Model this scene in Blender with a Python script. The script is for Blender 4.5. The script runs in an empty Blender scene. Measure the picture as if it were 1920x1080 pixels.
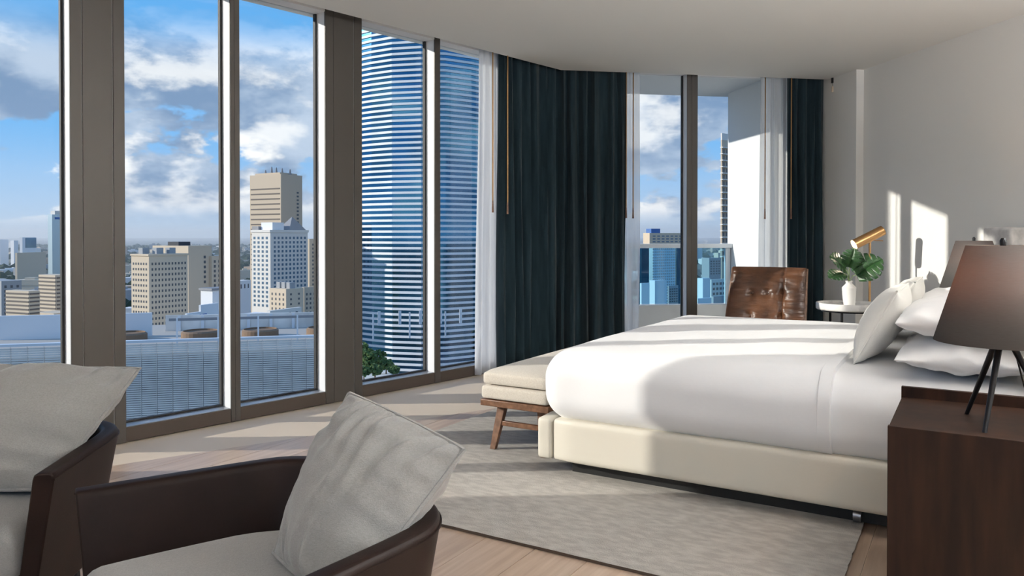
import bpy, bmesh, math, random
from mathutils import Vector, Matrix, noise
random.seed(7)
R = math.radians
SC = bpy.context.scene
COL = SC.collection

# ------------------------------------------------------------------ camera
FPX, PITCH, HORY, CAMH = 1440.0, R(0.6), 443.0, 1.2
CY = HORY + FPX * math.tan(PITCH)
cam_d = bpy.data.cameras.new('camera')
cam_d.sensor_width = 36.0
cam_d.lens = FPX / 1920 * 36
cam_d.shift_y = -(540 - CY) / 1920
cam_d.clip_start, cam_d.clip_end = 0.05, 30000
cam = bpy.data.objects.new('camera', cam_d)
cam.location = (0, 0, CAMH)
cam.rotation_euler = (R(90) - PITCH, 0, 0)
COL.objects.link(cam)
SC.camera = cam

def px(x, y, Y):
    """world point seen at pixel (x, y) at distance Y in front of the camera"""
    c, s = math.cos(PITCH), math.sin(PITCH)
    a, b = (x - 960) / FPX, (CY - y) / FPX
    d = Vector((a, c + b * s, -s + b * c))
    return Vector((0, 0, CAMH)) + d * (Y / d.y)

# ------------------------------------------------------------------ sky
SUN_AZ, SUN_EL = R(3.0), R(16.7)
world = bpy.data.worlds.new('sky')
SC.world = world
world.use_nodes = True
nt = world.node_tree
nt.nodes.clear()
def nd(t, **k):
    n = nt.nodes.new(t)
    for a, b in k.items(): setattr(n, a, b)
    return n
def lk(a, b): nt.links.new(a, b)
def mth(op, a, b=None, c=None, clamp=False):
    n = nd('ShaderNodeMath', operation=op, use_clamp=clamp)
    for i, v in enumerate((a, b, c)):
        if v is None: continue
        if isinstance(v, (int, float)): n.inputs[i].default_value = v
        else: lk(v, n.inputs[i])
    return n.outputs[0]
def mixc(f, a, b):
    n = nd('ShaderNodeMix', data_type='RGBA')
    if isinstance(f, (int, float)): n.inputs[0].default_value = f
    else: lk(f, n.inputs[0])
    for s, v in ((6, a), (7, b)):
        if isinstance(v, tuple): n.inputs[s].default_value = (*v, 1)
        else: lk(v, n.inputs[s])
    return n.outputs[2]
def ramp01(v, lo, hi):
    n = nd('ShaderNodeMapRange', interpolation_type='SMOOTHSTEP')
    lk(v, n.inputs[0]); n.inputs[1].default_value = lo; n.inputs[2].default_value = hi
    return n.outputs[0]
tc = nd('ShaderNodeTexCoord')
sep = nd('ShaderNodeSeparateXYZ'); lk(tc.outputs['Generated'], sep.inputs[0])
zz = sep.outputs[2]
def cloudnoise(off, sc, zs, detail, rough, seed):
    m = nd('ShaderNodeMapping'); lk(tc.outputs['Generated'], m.inputs[0])
    m.inputs[1].default_value = (off[0] + seed, off[1] + seed * .37, off[2])
    m.inputs[3].default_value = (sc, sc, sc * zs)
    n = nd('ShaderNodeTexNoise'); lk(m.outputs[0], n.inputs[0])
    n.inputs['Scale'].default_value = 1.0; n.inputs['Detail'].default_value = detail
    n.inputs['Roughness'].default_value = rough
    return n.outputs[0]
up = mth('MAXIMUM', zz, 0.0)
sky = mixc(ramp01(up, 0.0, 0.16), (0.40, 0.55, 0.74), (0.13, 0.40, 0.76))
sky = mixc(ramp01(up, 0.16, 0.55), sky, (0.07, 0.27, 0.66))
CS, CZ, SEED = 5.4, 2.0, 2.2
d0 = cloudnoise((0, 0, 0), CS, CZ, 9, .56, SEED)
d1 = cloudnoise((-.16, 0, .34), CS, CZ, 9, .56, SEED)
big = cloudnoise((0, 0, 0), 2.4, 3.6, 2, .5, 12.5)
dens = mth('ADD', d0, mth('MULTIPLY', mth('SUBTRACT', big, .5), .55))
dens1 = mth('ADD', d1, mth('MULTIPLY', mth('SUBTRACT', big, .5), .55))
cover = ramp01(dens, .415, .46)
lit = ramp01(mth('SUBTRACT', dens, dens1), -.02, .12)
core = ramp01(dens, .47, .62)
soft_ = cloudnoise((0, 0, 0), 9.0, 1.8, 5, .55, 21.0)
shd = mixc(ramp01(soft_, .38, .66), (0.19, 0.29, 0.45), (0.46, 0.55, 0.68))
ccol = mixc(lit, shd, (0.97, 0.95, 0.92))
ccol = mixc(mth('MULTIPLY', core, .35), ccol, shd)
cirr = cloudnoise((0, 0, 0), 2.2, 9.0, 6, .6, 1.7)
sky2 = mixc(mth('MULTIPLY', mth('MULTIPLY', ramp01(cirr, .42, .72), ramp01(up, .10, .22)), .65), sky, (.66, .74, .90))
lowfade = mth('MULTIPLY', cover, ramp01(up, .004, .045))
hifade = mth('SUBTRACT', 1.0, mth('MULTIPLY', ramp01(up, .19, .26), .9))
skyc = mixc(mth('MULTIPLY', lowfade, hifade), sky2, ccol)
skyc = mixc(ramp01(mth('MULTIPLY', zz, -1.0), 0.0, .02), skyc, (.30, .36, .42))
bg = nd('ShaderNodeBackground'); lk(skyc, bg.inputs[0]); bg.inputs[1].default_value = .90
out = nd('ShaderNodeOutputWorld'); lk(bg.outputs[0], out.inputs[0])

sun_d = bpy.data.lights.new('sun', 'SUN')
sun_d.energy = 3.3; sun_d.angle = R(0.6); sun_d.color = (1.0, 0.93, 0.83)
sun = bpy.data.objects.new('sun', sun_d)
sv = Vector((math.cos(SUN_AZ) * math.cos(SUN_EL), math.sin(SUN_AZ) * math.cos(SUN_EL), -math.sin(SUN_EL)))
sun.rotation_euler = sv.to_track_quat('-Z', 'Y').to_euler()
sun.location = (-40, -3, 30)
COL.objects.link(sun)

vs = SC.view_settings
SC.display_settings.display_device = 'sRGB'
vs.view_transform = 'Standard'; vs.look = 'None'; vs.gamma = 1.0; vs.use_curve_mapping = False
vs.exposure = 0.45
SC.cycles.use_denoising = True
SC.cycles.max_bounces = 10
SC.cycles.diffuse_bounces = 6
SC.cycles.transparent_max_bounces = 16
SC.cycles.sample_clamp_indirect = 6

# ------------------------------------------------------------------ helpers
class MB:
    def __init__(s): s.v = []; s.f = []
    def add(s, vs_, fs):
        o = len(s.v); s.v += [Vector(p) for p in vs_]; s.f += [tuple(i + o for i in q) for q in fs]; return s
    def obox(s, o, ax, ay, az):
        o, ax, ay, az = map(Vector, (o, ax, ay, az))
        if ax.cross(ay).dot(az) < 0: ax, ay = ay, ax
        p = [o, o + ax, o + ax + ay, o + ay]; p += [q + az for q in p]
        return s.add(p, [(3, 2, 1, 0), (4, 5, 6, 7), (0, 1, 5, 4), (1, 2, 6, 5), (2, 3, 7, 6), (3, 0, 4, 7)])
    def box(s, x0, x1, y0, y1, z0, z1):
        return s.obox((x0, y0, z0), (x1 - x0, 0, 0), (0, y1 - y0, 0), (0, 0, z1 - z0))
    def prism(s, poly, z0, z1):
        a = sum(poly[i][0] * poly[(i + 1) % len(poly)][1] - poly[(i + 1) % len(poly)][0] * poly[i][1] for i in range(len(poly)))
        if a < 0: poly = poly[::-1]
        n = len(poly)
        return s.add([(x, y, z0) for x, y in poly] + [(x, y, z1) for x, y in poly],
                     [tuple(range(n - 1, -1, -1)), tuple(range(n, 2 * n))] + [(i, (i + 1) % n, n + (i + 1) % n, n + i) for i in range(n)])
    def tube(s, pts, r, n=10, caps=True):
        pts = [Vector(p) for p in pts]; rr = r if isinstance(r, (list, tuple)) else [r] * len(pts)
        rings = []
        for i, p in enumerate(pts):
            t = (pts[min(i + 1, len(pts) - 1)] - pts[max(i - 1, 0)]).normalized()
            a = t.cross(Vector((0, 0, 1)));
            if a.length < 1e-3: a = t.cross(Vector((0, 1, 0)))
            a.normalize(); b = t.cross(a)
            rings.append([p + (a * math.cos(2 * math.pi * k / n) + b * math.sin(2 * math.pi * k / n)) * rr[i] for k in range(n)])
        o = [q for g in rings for q in g]; f = []
        for i in range(len(pts) - 1):
            for k in range(n):
                f.append((i * n + k, i * n + (k + 1) % n, (i + 1) * n + (k + 1) % n, (i + 1) * n + k))
        if caps: f += [tuple(range(n - 1, -1, -1)), tuple((len(pts) - 1) * n + k for k in range(n))]
        return s.add(o, f)
    def lathe(s, prof, n=32, c=(0, 0, 0)):
        c = Vector(c); o = []; f = []
        for r, z in prof:
            o += [c + Vector((r * math.cos(2 * math.pi * k / n), r * math.sin(2 * math.pi * k / n), z)) for k in range(n)]
        for i in range(len(prof) - 1):
            for k in range(n):
                f.append((i * n + k, i * n + (k + 1) % n, (i + 1) * n + (k + 1) % n, (i + 1) * n + k))
        if prof[0][0] > 1e-4: f.append(tuple(range(n - 1, -1, -1)))
        if prof[-1][0] > 1e-4: f.append(tuple((len(prof) - 1) * n + k for k in range(n)))
        return s.add(o, f)
    def grid(s, nu, nv, fn, closeu=False):
        o = [fn(i / (nu if closeu else nu - 1), j / (nv - 1)) for j in range(nv) for i in range(nu)]; f = []
        for j in range(nv - 1):
            for i in range(nu if closeu else nu - 1):
                i2 = (i + 1) % nu
                f.append((j * nu + i, j * nu + i2, (j + 1) * nu + i2, (j + 1) * nu + i))
        return s.add(o, f)
    def rbox(s, c, d, r, n=8, fn=None):
        """rounded box: centre, full size, radius (scalar or per-axis), optional displacement fn(p, rel)"""
        c = Vector(c); h = Vector(d) / 2
        r = min(r, min(h) * .999)
        idx = {}; o = []; f = []
        def cells(k):
            m = max(2, n)
            return [-1 + 2 * i / m for i in range(m + 1)]
        g = cells(n); m = len(g)
        def vert(a):
            key = tuple(round(q, 4) for q in a)
            if key in idx: return idx[key]
            # non-linear spacing pushes samples toward the edges
            b = Vector([math.copysign(abs(q) ** .55, q) for q in a])
            p = Vector((b.x * h.x, b.y * h.y, b.z * h.z))
            inn = Vector([max(-(h[i] - r), min(h[i] - r, p[i])) for i in range(3)])
            dv = p - inn
            q = inn + (dv.normalized() * r if dv.length > 1e-9 else Vector())
            rel = Vector((q.x / h.x, q.y / h.y, q.z / h.z))
            q = q + c
            if fn: q = fn(q, rel)
            idx[key] = len(o); o.append(q); return idx[key]
        for ax in range(3):
            for sg in (-1, 1):
                u, w = [(1, 2), (2, 0), (0, 1)][ax]
                for i in range(m - 1):
                    for j in range(m - 1):
                        q = []
                        for di, dj in ((0, 0), (1, 0), (1, 1), (0, 1)):
                            a = [0, 0, 0]; a[ax] = sg; a[u] = g[i + di]; a[w] = g[j + dj]; q.append(vert(a))
                        f.append(tuple(q) if sg > 0 else tuple(q[::-1]))
        return s.add(o, f)
    def build(s, name, mat, parent=None, frame=None, smooth=False, bevel=0, label=None, kind=None, seg=2, angle=40):
        F = frame or Matrix()
        if parent is not None:
            pass
        w = [F @ p for p in s.v]
        if parent is not None:
            inv = parent['_m'] if False else MAT[parent.name].inverted()
            w = [inv @ p for p in w]; org = Vector()
        else:
            xs = [p.x for p in w]; ys = [p.y for p in w]
            org = Vector(((min(xs) + max(xs)) / 2, (min(ys) + max(ys)) / 2, min(p.z for p in w)))
            w = [p - org for p in w]
        me = bpy.data.meshes.new(name)
        me.from_pydata(w, [], s.f); me.validate(); me.update()
        if smooth:
            me.polygons.foreach_set('use_smooth', [True] * len(me.polygons)); me.set_sharp_from_angle(angle=R(angle))
        o = bpy.data.objects.new(name, me); COL.objects.link(o)
        o.location = org
        if mat: me.materials.append(mat)
        if parent is not None:
            o.parent = parent; MAT[o.name] = MAT[parent.name].copy()
        else: MAT[o.name] = Matrix.Translation(org)
        if bevel:
            b = o.modifiers.new('bevel', 'BEVEL'); b.width = bevel; b.segments = seg; b.limit_method = 'ANGLE'; b.angle_limit = R(35)
            me.polygons.foreach_set('use_smooth', [True] * len(me.polygons)); me.set_sharp_from_angle(angle=R(50))
        if label: o['label'] = label
        if kind: o['kind'] = kind
        return o
MAT = {}
def frame(loc, rz): return Matrix.Translation(Vector(loc)) @ Matrix.Rotation(rz, 4, 'Z')
def thing(name, label, cat, loc=(0, 0, 0), rz=0, group=None, kind=None):
    o = bpy.data.objects.new(name, None); COL.objects.link(o)
    o.empty_display_size = .1
    o.location = loc; o.rotation_euler = (0, 0, rz); MAT[o.name] = frame(loc, rz)
    tag(o, label, cat, group, kind); return o
def tag(o, label=None, cat=None, group=None, kind=None):
    if label: o['label'] = label
    if cat: o['category'] = cat
    if group: o['group'] = group
    if kind: o['kind'] = kind
    return o
def struct(o, label=None):
    o['kind'] = 'structure'
    if label: o['label'] = label
    return o
def dup(root, loc, rz, label=None, scale=None):
    r = root.copy(); COL.objects.link(r); r.location = loc; r.rotation_euler = (0, 0, rz); MAT[r.name] = frame(loc, rz)
    if scale: r.scale = (scale,) * 3
    if label: r['label'] = label
    for ch in list(root.children):
        c = ch.copy(); COL.objects.link(c); c.parent = r
        for g in list(ch.children):
            d = g.copy(); COL.objects.link(d); d.parent = c
    return r

# ------------------------------------------------------------------ materials
def M(name, col, rough=.6, metal=0, col2=None, nscale=8, stretch=(1, 1, 1), ndetail=5, bump=0, bscale=40, bstretch=(1, 1, 1),
      rnd=0, spec=.5, sheen=0, coat=0, lo=.35, hi=.65, emit=None, wave=None, sub=0, trans=0):
    m = bpy.data.materials.new(name); m.use_nodes = True
    t = m.node_tree; b = t.nodes['Principled BSDF']
    b.inputs['Base Color'].default_value = (*col, 1); b.inputs['Roughness'].default_value = rough
    b.inputs['Metallic'].default_value = metal; b.inputs['Specular IOR Level'].default_value = spec
    if sheen: b.inputs['Sheen Weight'].default_value = sheen; b.inputs['Sheen Roughness'].default_value = .5
    if coat: b.inputs['Coat Weight'].default_value = coat; b.inputs['Coat Roughness'].default_value = .2
    if emit: b.inputs['Emission Color'].default_value = (*emit[0], 1); b.inputs['Emission Strength'].default_value = emit[1]
    N = t.nodes.new; L = t.links.new
    tcx = N('ShaderNodeTexCoord')
    src = None
    if col2:
        mp = N('ShaderNodeMapping'); L(tcx.outputs['Object'], mp.inputs[0]); mp.inputs[3].default_value = stretch
        if rnd:
            oi = N('ShaderNodeObjectInfo'); cv = N('ShaderNodeVectorMath'); cv.operation = 'SCALE'
            cb = N('ShaderNodeCombineXYZ'); L(oi.outputs['Random'], cb.inputs[0]); L(oi.outputs['Random'], cb.inputs[1]); L(oi.outputs['Random'], cb.inputs[2])
            L(cb.outputs[0], cv.inputs[0]); cv.inputs[3].default_value = 40.0; L(cv.outputs[0], mp.inputs[1])
        n = N('ShaderNodeTexNoise'); L(mp.outputs[0], n.inputs[0]); n.inputs['Scale'].default_value = nscale; n.inputs['Detail'].default_value = ndetail
        fac = n.outputs[0]
        if wave:
            wv = N('ShaderNodeTexWave'); L(mp.outputs[0], wv.inputs[0]); wv.inputs['Scale'].default_value = wave[0]
            wv.inputs['Distortion'].default_value = wave[1]; wv.inputs['Detail'].default_value = 3; wv.inputs['Detail Scale'].default_value = wave[2]
            mx = N('ShaderNodeMath'); mx.operation = 'MULTIPLY_ADD'; L(wv.outputs[1], mx.inputs[0]); mx.inputs[1].default_value = .5
            L(n.outputs[0], mx.inputs[2]); sb = N('ShaderNodeMath'); sb.operation = 'SUBTRACT'; L(mx.outputs[0], sb.inputs[0]); sb.inputs[1].default_value = .25; fac = sb.outputs[0]
        mr = N('ShaderNodeMapRange'); L(fac, mr.inputs[0]); mr.inputs[1].default_value = lo; mr.inputs[2].default_value = hi
        mx = N('ShaderNodeMix'); mx.data_type = 'RGBA'; L(mr.outputs[0], mx.inputs[0]); mx.inputs[6].default_value = (*col, 1); mx.inputs[7].default_value = (*col2, 1)
        src = mx.outputs[2]
    if rnd:
        oi = N('ShaderNodeObjectInfo'); mr = N('ShaderNodeMapRange'); L(oi.outputs['Random'], mr.inputs[0])
        mr.inputs[3].default_value = 1 - rnd; mr.inputs[4].default_value = 1 + rnd
        hs = N('ShaderNodeHueSaturation'); L(mr.outputs[0], hs.inputs['Value'])
        if src: L(src, hs.inputs['Color'])
        else: hs.inputs['Color'].default_value = (*col, 1)
        src = hs.outputs[0]
    if src: L(src, b.inputs['Base Color'])
    if bump:
        mp = N('ShaderNodeMapping'); L(tcx.outputs['Object'], mp.inputs[0]); mp.inputs[3].default_value = bstretch
        n = N('ShaderNodeTexNoise'); L(mp.outputs[0], n.inputs[0]); n.inputs['Scale'].default_value = bscale; n.inputs['Detail'].default_value = 3
        bp = N('ShaderNodeBump'); L(n.outputs[0], bp.inputs['Height']); bp.inputs['Strength'].default_value = bump; bp.inputs['Distance'].default_value = .01
        L(bp.outputs[0], b.inputs['Normal'])
    return m
def glassmat(name, tint, refl, rough=0.0):
    m = bpy.data.materials.new(name); m.use_nodes = True; t = m.node_tree; t.nodes.clear()
    N = t.nodes.new; L = t.links.new
    tr = N('ShaderNodeBsdfTransparent'); tr.inputs[0].default_value = (*tint, 1)
    gl = N('ShaderNodeBsdfGlossy'); gl.inputs['Roughness'].default_value = rough; gl.inputs[0].default_value = (1, 1, 1, 1)
    fr = N('ShaderNodeFresnel'); fr.inputs[0].default_value = 1.45
    mt = N('ShaderNodeMath'); mt.operation = 'MULTIPLY'; L(fr.outputs[0], mt.inputs[0]); mt.inputs[1].default_value = refl
    mx = N('ShaderNodeMixShader'); L(mt.outputs[0], mx.inputs[0]); L(tr.outputs[0], mx.inputs[1]); L(gl.outputs[0], mx.inputs[2])
    o = N('ShaderNodeOutputMaterial'); L(mx.outputs[0], o.inputs[0]); return m
def sheermat(name, col, alpha):
    m = bpy.data.materials.new(name); m.use_nodes = True; t = m.node_tree; t.nodes.clear()
    N = t.nodes.new; L = t.links.new
    tr = N('ShaderNodeBsdfTransparent'); tl = N('ShaderNodeBsdfTranslucent'); df = N('ShaderNodeBsdfDiffuse')
    tl.inputs[0].default_value = (*col, 1); df.inputs[0].default_value = (*col, 1)
    m1 = N('ShaderNodeMixShader'); m1.inputs[0].default_value = .5; L(tl.outputs[0], m1.inputs[1]); L(df.outputs[0], m1.inputs[2])
    m2 = N('ShaderNodeMixShader'); m2.inputs[0].default_value = alpha; L(tr.outputs[0], m2.inputs[1]); L(m1.outputs[0], m2.inputs[2])
    o = N('ShaderNodeOutputMaterial'); L(m2.outputs[0], o.inputs[0]); return m
def shademat(name, col):
    m = bpy.data.materials.new(name); m.use_nodes = True; t = m.node_tree; t.nodes.clear()
    N = t.nodes.new; L = t.links.new
    tl = N('ShaderNodeBsdfTranslucent'); df = N('ShaderNodeBsdfDiffuse')
    tcx = N('ShaderNodeTexCoord'); mp = N('ShaderNodeMapping'); L(tcx.outputs['Object'], mp.inputs[0]); mp.inputs[3].default_value = (1, 1, 9)
    n = N('ShaderNodeTexNoise'); L(mp.outputs[0], n.inputs[0]); n.inputs['Scale'].default_value = 45; n.inputs['Detail'].default_value = 3
    mc = N('ShaderNodeMix'); mc.data_type = 'RGBA'; L(n.outputs[0], mc.inputs[0]); mc.inputs[6].default_value = (*[c * .82 for c in col], 1); mc.inputs[7].default_value = (*[c * 1.15 for c in col], 1)
    L(mc.outputs[2], df.inputs[0]); tl.inputs[0].default_value = (.42, .27, .19, 1)
    mx = N('ShaderNodeMixShader'); mx.inputs[0].default_value = .24; L(df.outputs[0], mx.inputs[1]); L(tl.outputs[0], mx.inputs[2])
    o = N('ShaderNodeOutputMaterial'); L(mx.outputs[0], o.inputs[0]); return m

m_wall = M('plaster_wall', (.78, .77, .74), .85, bump=.03, bscale=180)
m_ceil = M('plaster_ceiling', (.75, .745, .715), .9)
m_post = M('bronze_grey_cladding', (.080, .071, .063), .45, metal=.25, bump=.02, bscale=300)
m_post_side = M('pale_aluminium', (.80, .80, .80), .5)
m_sill = M('dark_bronze_sill', (.075, .057, .046), .5, spec=.3)
m_sillcap = M('brushed_grey_cap', (.33, .35, .38), .35, metal=.5)
m_gasket = M('black_gasket', (.015, .014, .014), .6)
m_glass = glassmat('window_glass', (.97, .985, .99), .06)
m_railglass = glassmat('blue_rail_glass', (.62, .84, .93), .6)
m_plank = M('pale_oak_plank', (.42, .305, .225), .36, col2=(.52, .395, .30), nscale=5, stretch=(7, .5, 4), rnd=.10, bump=.02, bscale=30, bstretch=(10, .6, 4), spec=.45)
m_grout = M('pale_joint', (.66, .56, .45), .7)
m_rug = M('taupe_rug', (.43, .395, .35), .95, col2=(.57, .53, .475), nscale=15, stretch=(1.0, 2.2, 1), ndetail=9, bump=.9, bscale=260, sheen=.2, lo=.38, hi=.64)
m_rugedge = M('dark_rug_binding', (.10, .07, .05), .9)
m_linen = M('grey_linen', (.225, .22, .212), .95, col2=(.265, .258, .248), nscale=190, stretch=(1, 1, 2), bump=.25, bscale=420, sheen=.3)
m_leather = M('dark_brown_leather', (.0085, .0042, .0032), .48, col2=(.014, .0068, .005), nscale=6, bump=.06, bscale=300, spec=.15)
m_leather2 = M('cognac_leather', (.042, .017, .0085), .36, col2=(.13, .055, .025), nscale=7, bump=.5, bscale=22, bstretch=(.5, .5, 2.4), spec=.5)
m_walnut = M('walnut', (.12, .055, .028), .4, col2=(.22, .11, .06), nscale=6, stretch=(6, 1, 6), ndetail=6)
m_darkwood = M('espresso_veneer', (.012, .0055, .0035), .5, spec=.18, col2=(.036, .015, .008), nscale=4, stretch=(4.5, 4.5, .5), ndetail=9, lo=.38, hi=.78)
m_sheet = M('white_cotton', (.81, .81, .82), .9, bump=.05, bscale=60, sheen=.2)
m_pillow = M('white_pillowcase', (.84, .83, .83), .9, bump=.10, bscale=28, sheen=.2)
m_lumbar = M('ivory_linen', (.80, .78, .73), .95, bump=.2, bscale=350, sheen=.2)
m_bedframe = M('cream_leather', (.63, .59, .505), .5, bump=.03, bscale=120)
m_black = M('black_plinth', (.012, .012, .012), .5)
m_blackmetal = M('black_metal', (.015, .015, .017), .35, metal=.6)
m_steel = M('steel', (.35, .35, .37), .35, metal=1)
m_benchfab = M('oatmeal_fabric', (.61, .55, .47), .95, col2=(.69, .64, .56), nscale=160, bump=.35, bscale=320, sheen=.2)
m_curtain = M('teal_velvet', (.011, .024, .032), .85, col2=(.017, .035, .046), nscale=30, stretch=(1, 1, .1), sheen=.1, spec=.2)
m_sheer = sheermat('white_sheer', (.92, .93, .95), .72)
m_sheer2 = sheermat('white_sheer_thin', (.90, .92, .95), .45)
m_brass = M('brass', (.62, .36, .16), .28, metal=1)
m_darkbrass = M('aged_brass_rod', (.34, .19, .08), .4, metal=.9)
m_marble = M('white_marble', (.80, .79, .77), .25, col2=(.42, .41, .41), nscale=7, ndetail=9, lo=.55, hi=.72)
m_alabaster = M('alabaster', (.62, .60, .58), .5, col2=(.42, .41, .40), nscale=14, ndetail=8, lo=.4, hi=.7)
m_ceramic = M('white_ceramic', (.86, .84, .81), .45)
m_leaf = M('monstera_green', (.018, .058, .018), .38, col2=(.036, .105, .03), nscale=18, spec=.6)
m_stem = M('pale_green_stem', (.22, .30, .12), .5)
m_shade = shademat('taupe_lamp_shade', (.125, .122, .118))
m_bulb = M('lit_bulb', (1, .8, .6), .5, emit=((1.0, .62, .34), 8))
m_spot = M('lit_lens', (1, .9, .8), .5, emit=((1.0, .88, .72), 14))
m_wood_pull = M('pale_wood', (.62, .50, .38), .6)
m_white_stucco = M('white_stucco', (.70, .72, .73), .85)
m_alu = M('white_aluminium', (.74, .76, .78), .45)
m_concrete = M('pale_concrete', (.55, .54, .52), .85, col2=(.62, .61, .59), nscale=3)

# ------------------------------------------------------------------ room shell
CEIL = 2.74                                     # room ceiling; a curtain pocket at the glass rises to HEADZ
HEADZ = 2.87
POCK = .217
FA = frame((-2.215, 4.493, 0), R(48))          # facade: x along the glass, y outward
FAR = frame((.343, 7.334, 0), R(9.3))            # balcony wall: x to the right, y outward
BED = frame((0, 0, 0), R(-31))                 # bed axes: x towards the head, y away
def fa(s, n=0): p = FA @ Vector((s, n, 0)); return (p.x, p.y)
def solve(fram, x, n):
    k = (x - 960) / FPX; o = fram @ Vector((0, n, 0)); d = fram.to_3x3() @ Vector((1, 0, 0))
    return (k * o.y - o.x) / (d.x - k * d.y)
def sx(x, n=0): return solve(FA, x, n)         # facade coordinate seen in pixel column x
def tx(x, n=0): return solve(FAR, x, n)
def fr(t, n=0): p = FAR @ Vector((t, n, 0)); return (p.x, p.y)
TW = 2.84                                      # right wall in the far-wall frame
S_CORNER = 3.824
left_end = fa(-2.0)
room = [left_end, fa(S_CORNER), fr(TW), fr(TW, -11.2), (-6.2, -3.2), (-6.2, 1.2)]
room_out = [fa(-2.1, .42), fa(S_CORNER + .2, .42), fr(-.1, .25), fr(TW + .25, .25), fr(TW + .25, -11.4), (-6.4, -3.4), (-6.4, 1.3)]
fl = struct(MB().prism(room_out, -.35, -.004).build('floor', m_grout))
ceil_poly = [fa(-2.1, -POCK), fa(S_CORNER - POCK * .347, -POCK), fr(TW + .1, -POCK), fr(TW + .1, -11.2), (-6.3, -3.3), (-6.3, 1.25)]
struct(MB().prism(ceil_poly, CEIL, HEADZ).build('ceiling', m_ceil))
struct(MB().prism(room_out, HEADZ + .001, HEADZ + .3).build('ceiling_pocket', m_ceil))

def clip(poly, a, b):
    outp = []
    def side(p): return (b[0] - a[0]) * (p[1] - a[1]) - (b[1] - a[1]) * (p[0] - a[0])
    for i in range(len(poly)):
        p, q = poly[i], poly[(i + 1) % len(poly)]
        sp, sq = side(p), side(q)
        if sp <= 0: outp.append(p)
        if sp * sq < 0:
            k = sp / (sp - sq); outp.append((p[0] + (q[0] - p[0]) * k, p[1] + (q[1] - p[1]) * k))
    return outp
PW, PL = .22, 1.5
b2 = lambda u, v: (BED @ Vector((u, v, 0)))
plank_cache = {}
cnt = 0
for i in range(-34, 20):
    u0 = -.336 + i * PW
    off = (i * .37 % 1) * PL
    for j in range(-2, 8):
        v0 = -1.6 + j * PL + off
        g = .0016
        quad = [tuple(b2(a, c).xy) for a, c in ((u0 + g, v0 + g), (u0 + PW - g, v0 + g), (u0 + PW - g, v0 + PL - g), (u0 + g, v0 + PL - g))]
        poly = quad
        for k in range(len(room)):
            if len(poly) < 3: break
            poly = clip(poly, room[k], room[(k + 1) % len(room)])
        if len(poly) < 3: continue
        cx = sum(p[0] for p in poly) / len(poly); cy = sum(p[1] for p in poly) / len(poly)
        if cy < .9: continue
        full = all(abs(p[0] - q[0]) + abs(p[1] - q[1]) < 1e-6 for p, q in zip(poly, quad)) and len(poly) == 4
        if full and 'full' in plank_cache:
            o = bpy.data.objects.new('plank', plank_cache['full']); COL.objects.link(o)
        else:
            loc = [BED.inverted() @ Vector((*p, 0)) - Vector((u0, v0, 0)) for p in poly]
            mb = MB().prism([(p.x, p.y) for p in loc], -.004, 0)
            me = bpy.data.meshes.new('plank'); me.from_pydata(mb.v, [], mb.f); me.materials.append(m_plank)
            o = bpy.data.objects.new('plank', me); COL.objects.link(o)
            if full: plank_cache['full'] = me
        o.parent = fl
        o.matrix_parent_inverse = Matrix.Translation(-fl.location)
        o.location = (*b2(u0, v0).xy, 0); o.rotation_euler = (0, 0, R(-31)); cnt += 1
# floor behind the camera: same boards seen by nobody, one slab
MB().prism([fr(TW, -11.2), (-6.2, -3.2), (-6.2, .9), (4.7, .9)], -.004, -.001).build('board_field', m_plank, fl)

def wallseg(name, a, b, th, z0=0, z1=CEIL, mat=None):
    a, b = Vector(a), Vector(b); d = (b - a).normalized(); n = Vector((d.y, -d.x)) * th
    return struct(MB().prism([tuple(a), tuple(b), tuple(b + n), tuple(a + n)], z0, z1).build(name, mat or m_wall))
wallseg('wall_right', fr(TW, .0), fr(TW, -11.2), -.2, 0, HEADZ)
struct(MB().box(2.765, TW, -.68, 0, 0, HEADZ).build('wall_corner_pier', m_wall, frame=FAR))
wallseg('wall_left_front', fa(-2.0), (-6.2, 1.2), .2)
wallseg('wall_left_rear', (-6.2, 1.2), (-6.2, -3.2), .2)
# back wall: two piers, a parapet and a lintel round the added wide rear window
bx = fr(TW, -11.2)
wallseg('wall_back_left', (-6.2, -3.2), (-5.2, -3.2), .2)
wallseg('wall_back_right', (4.2, -3.2), (bx[0], -3.2), .2)
# facade wall hidden behind the curtains
struct(MB().box(3.42, S_CORNER + .06, .06, .26, 0, HEADZ).build('wall_facade_corner', m_wall, frame=FA))
struct(MB().box(-.02, .52, .06, .26, 0, HEADZ).build('wall_far_left', m_wall, frame=FAR))
struct(MB().box(2.50, TW + .2, .05, .25, 0, HEADZ).build('wall_far_right', m_wall, frame=FAR))

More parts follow.
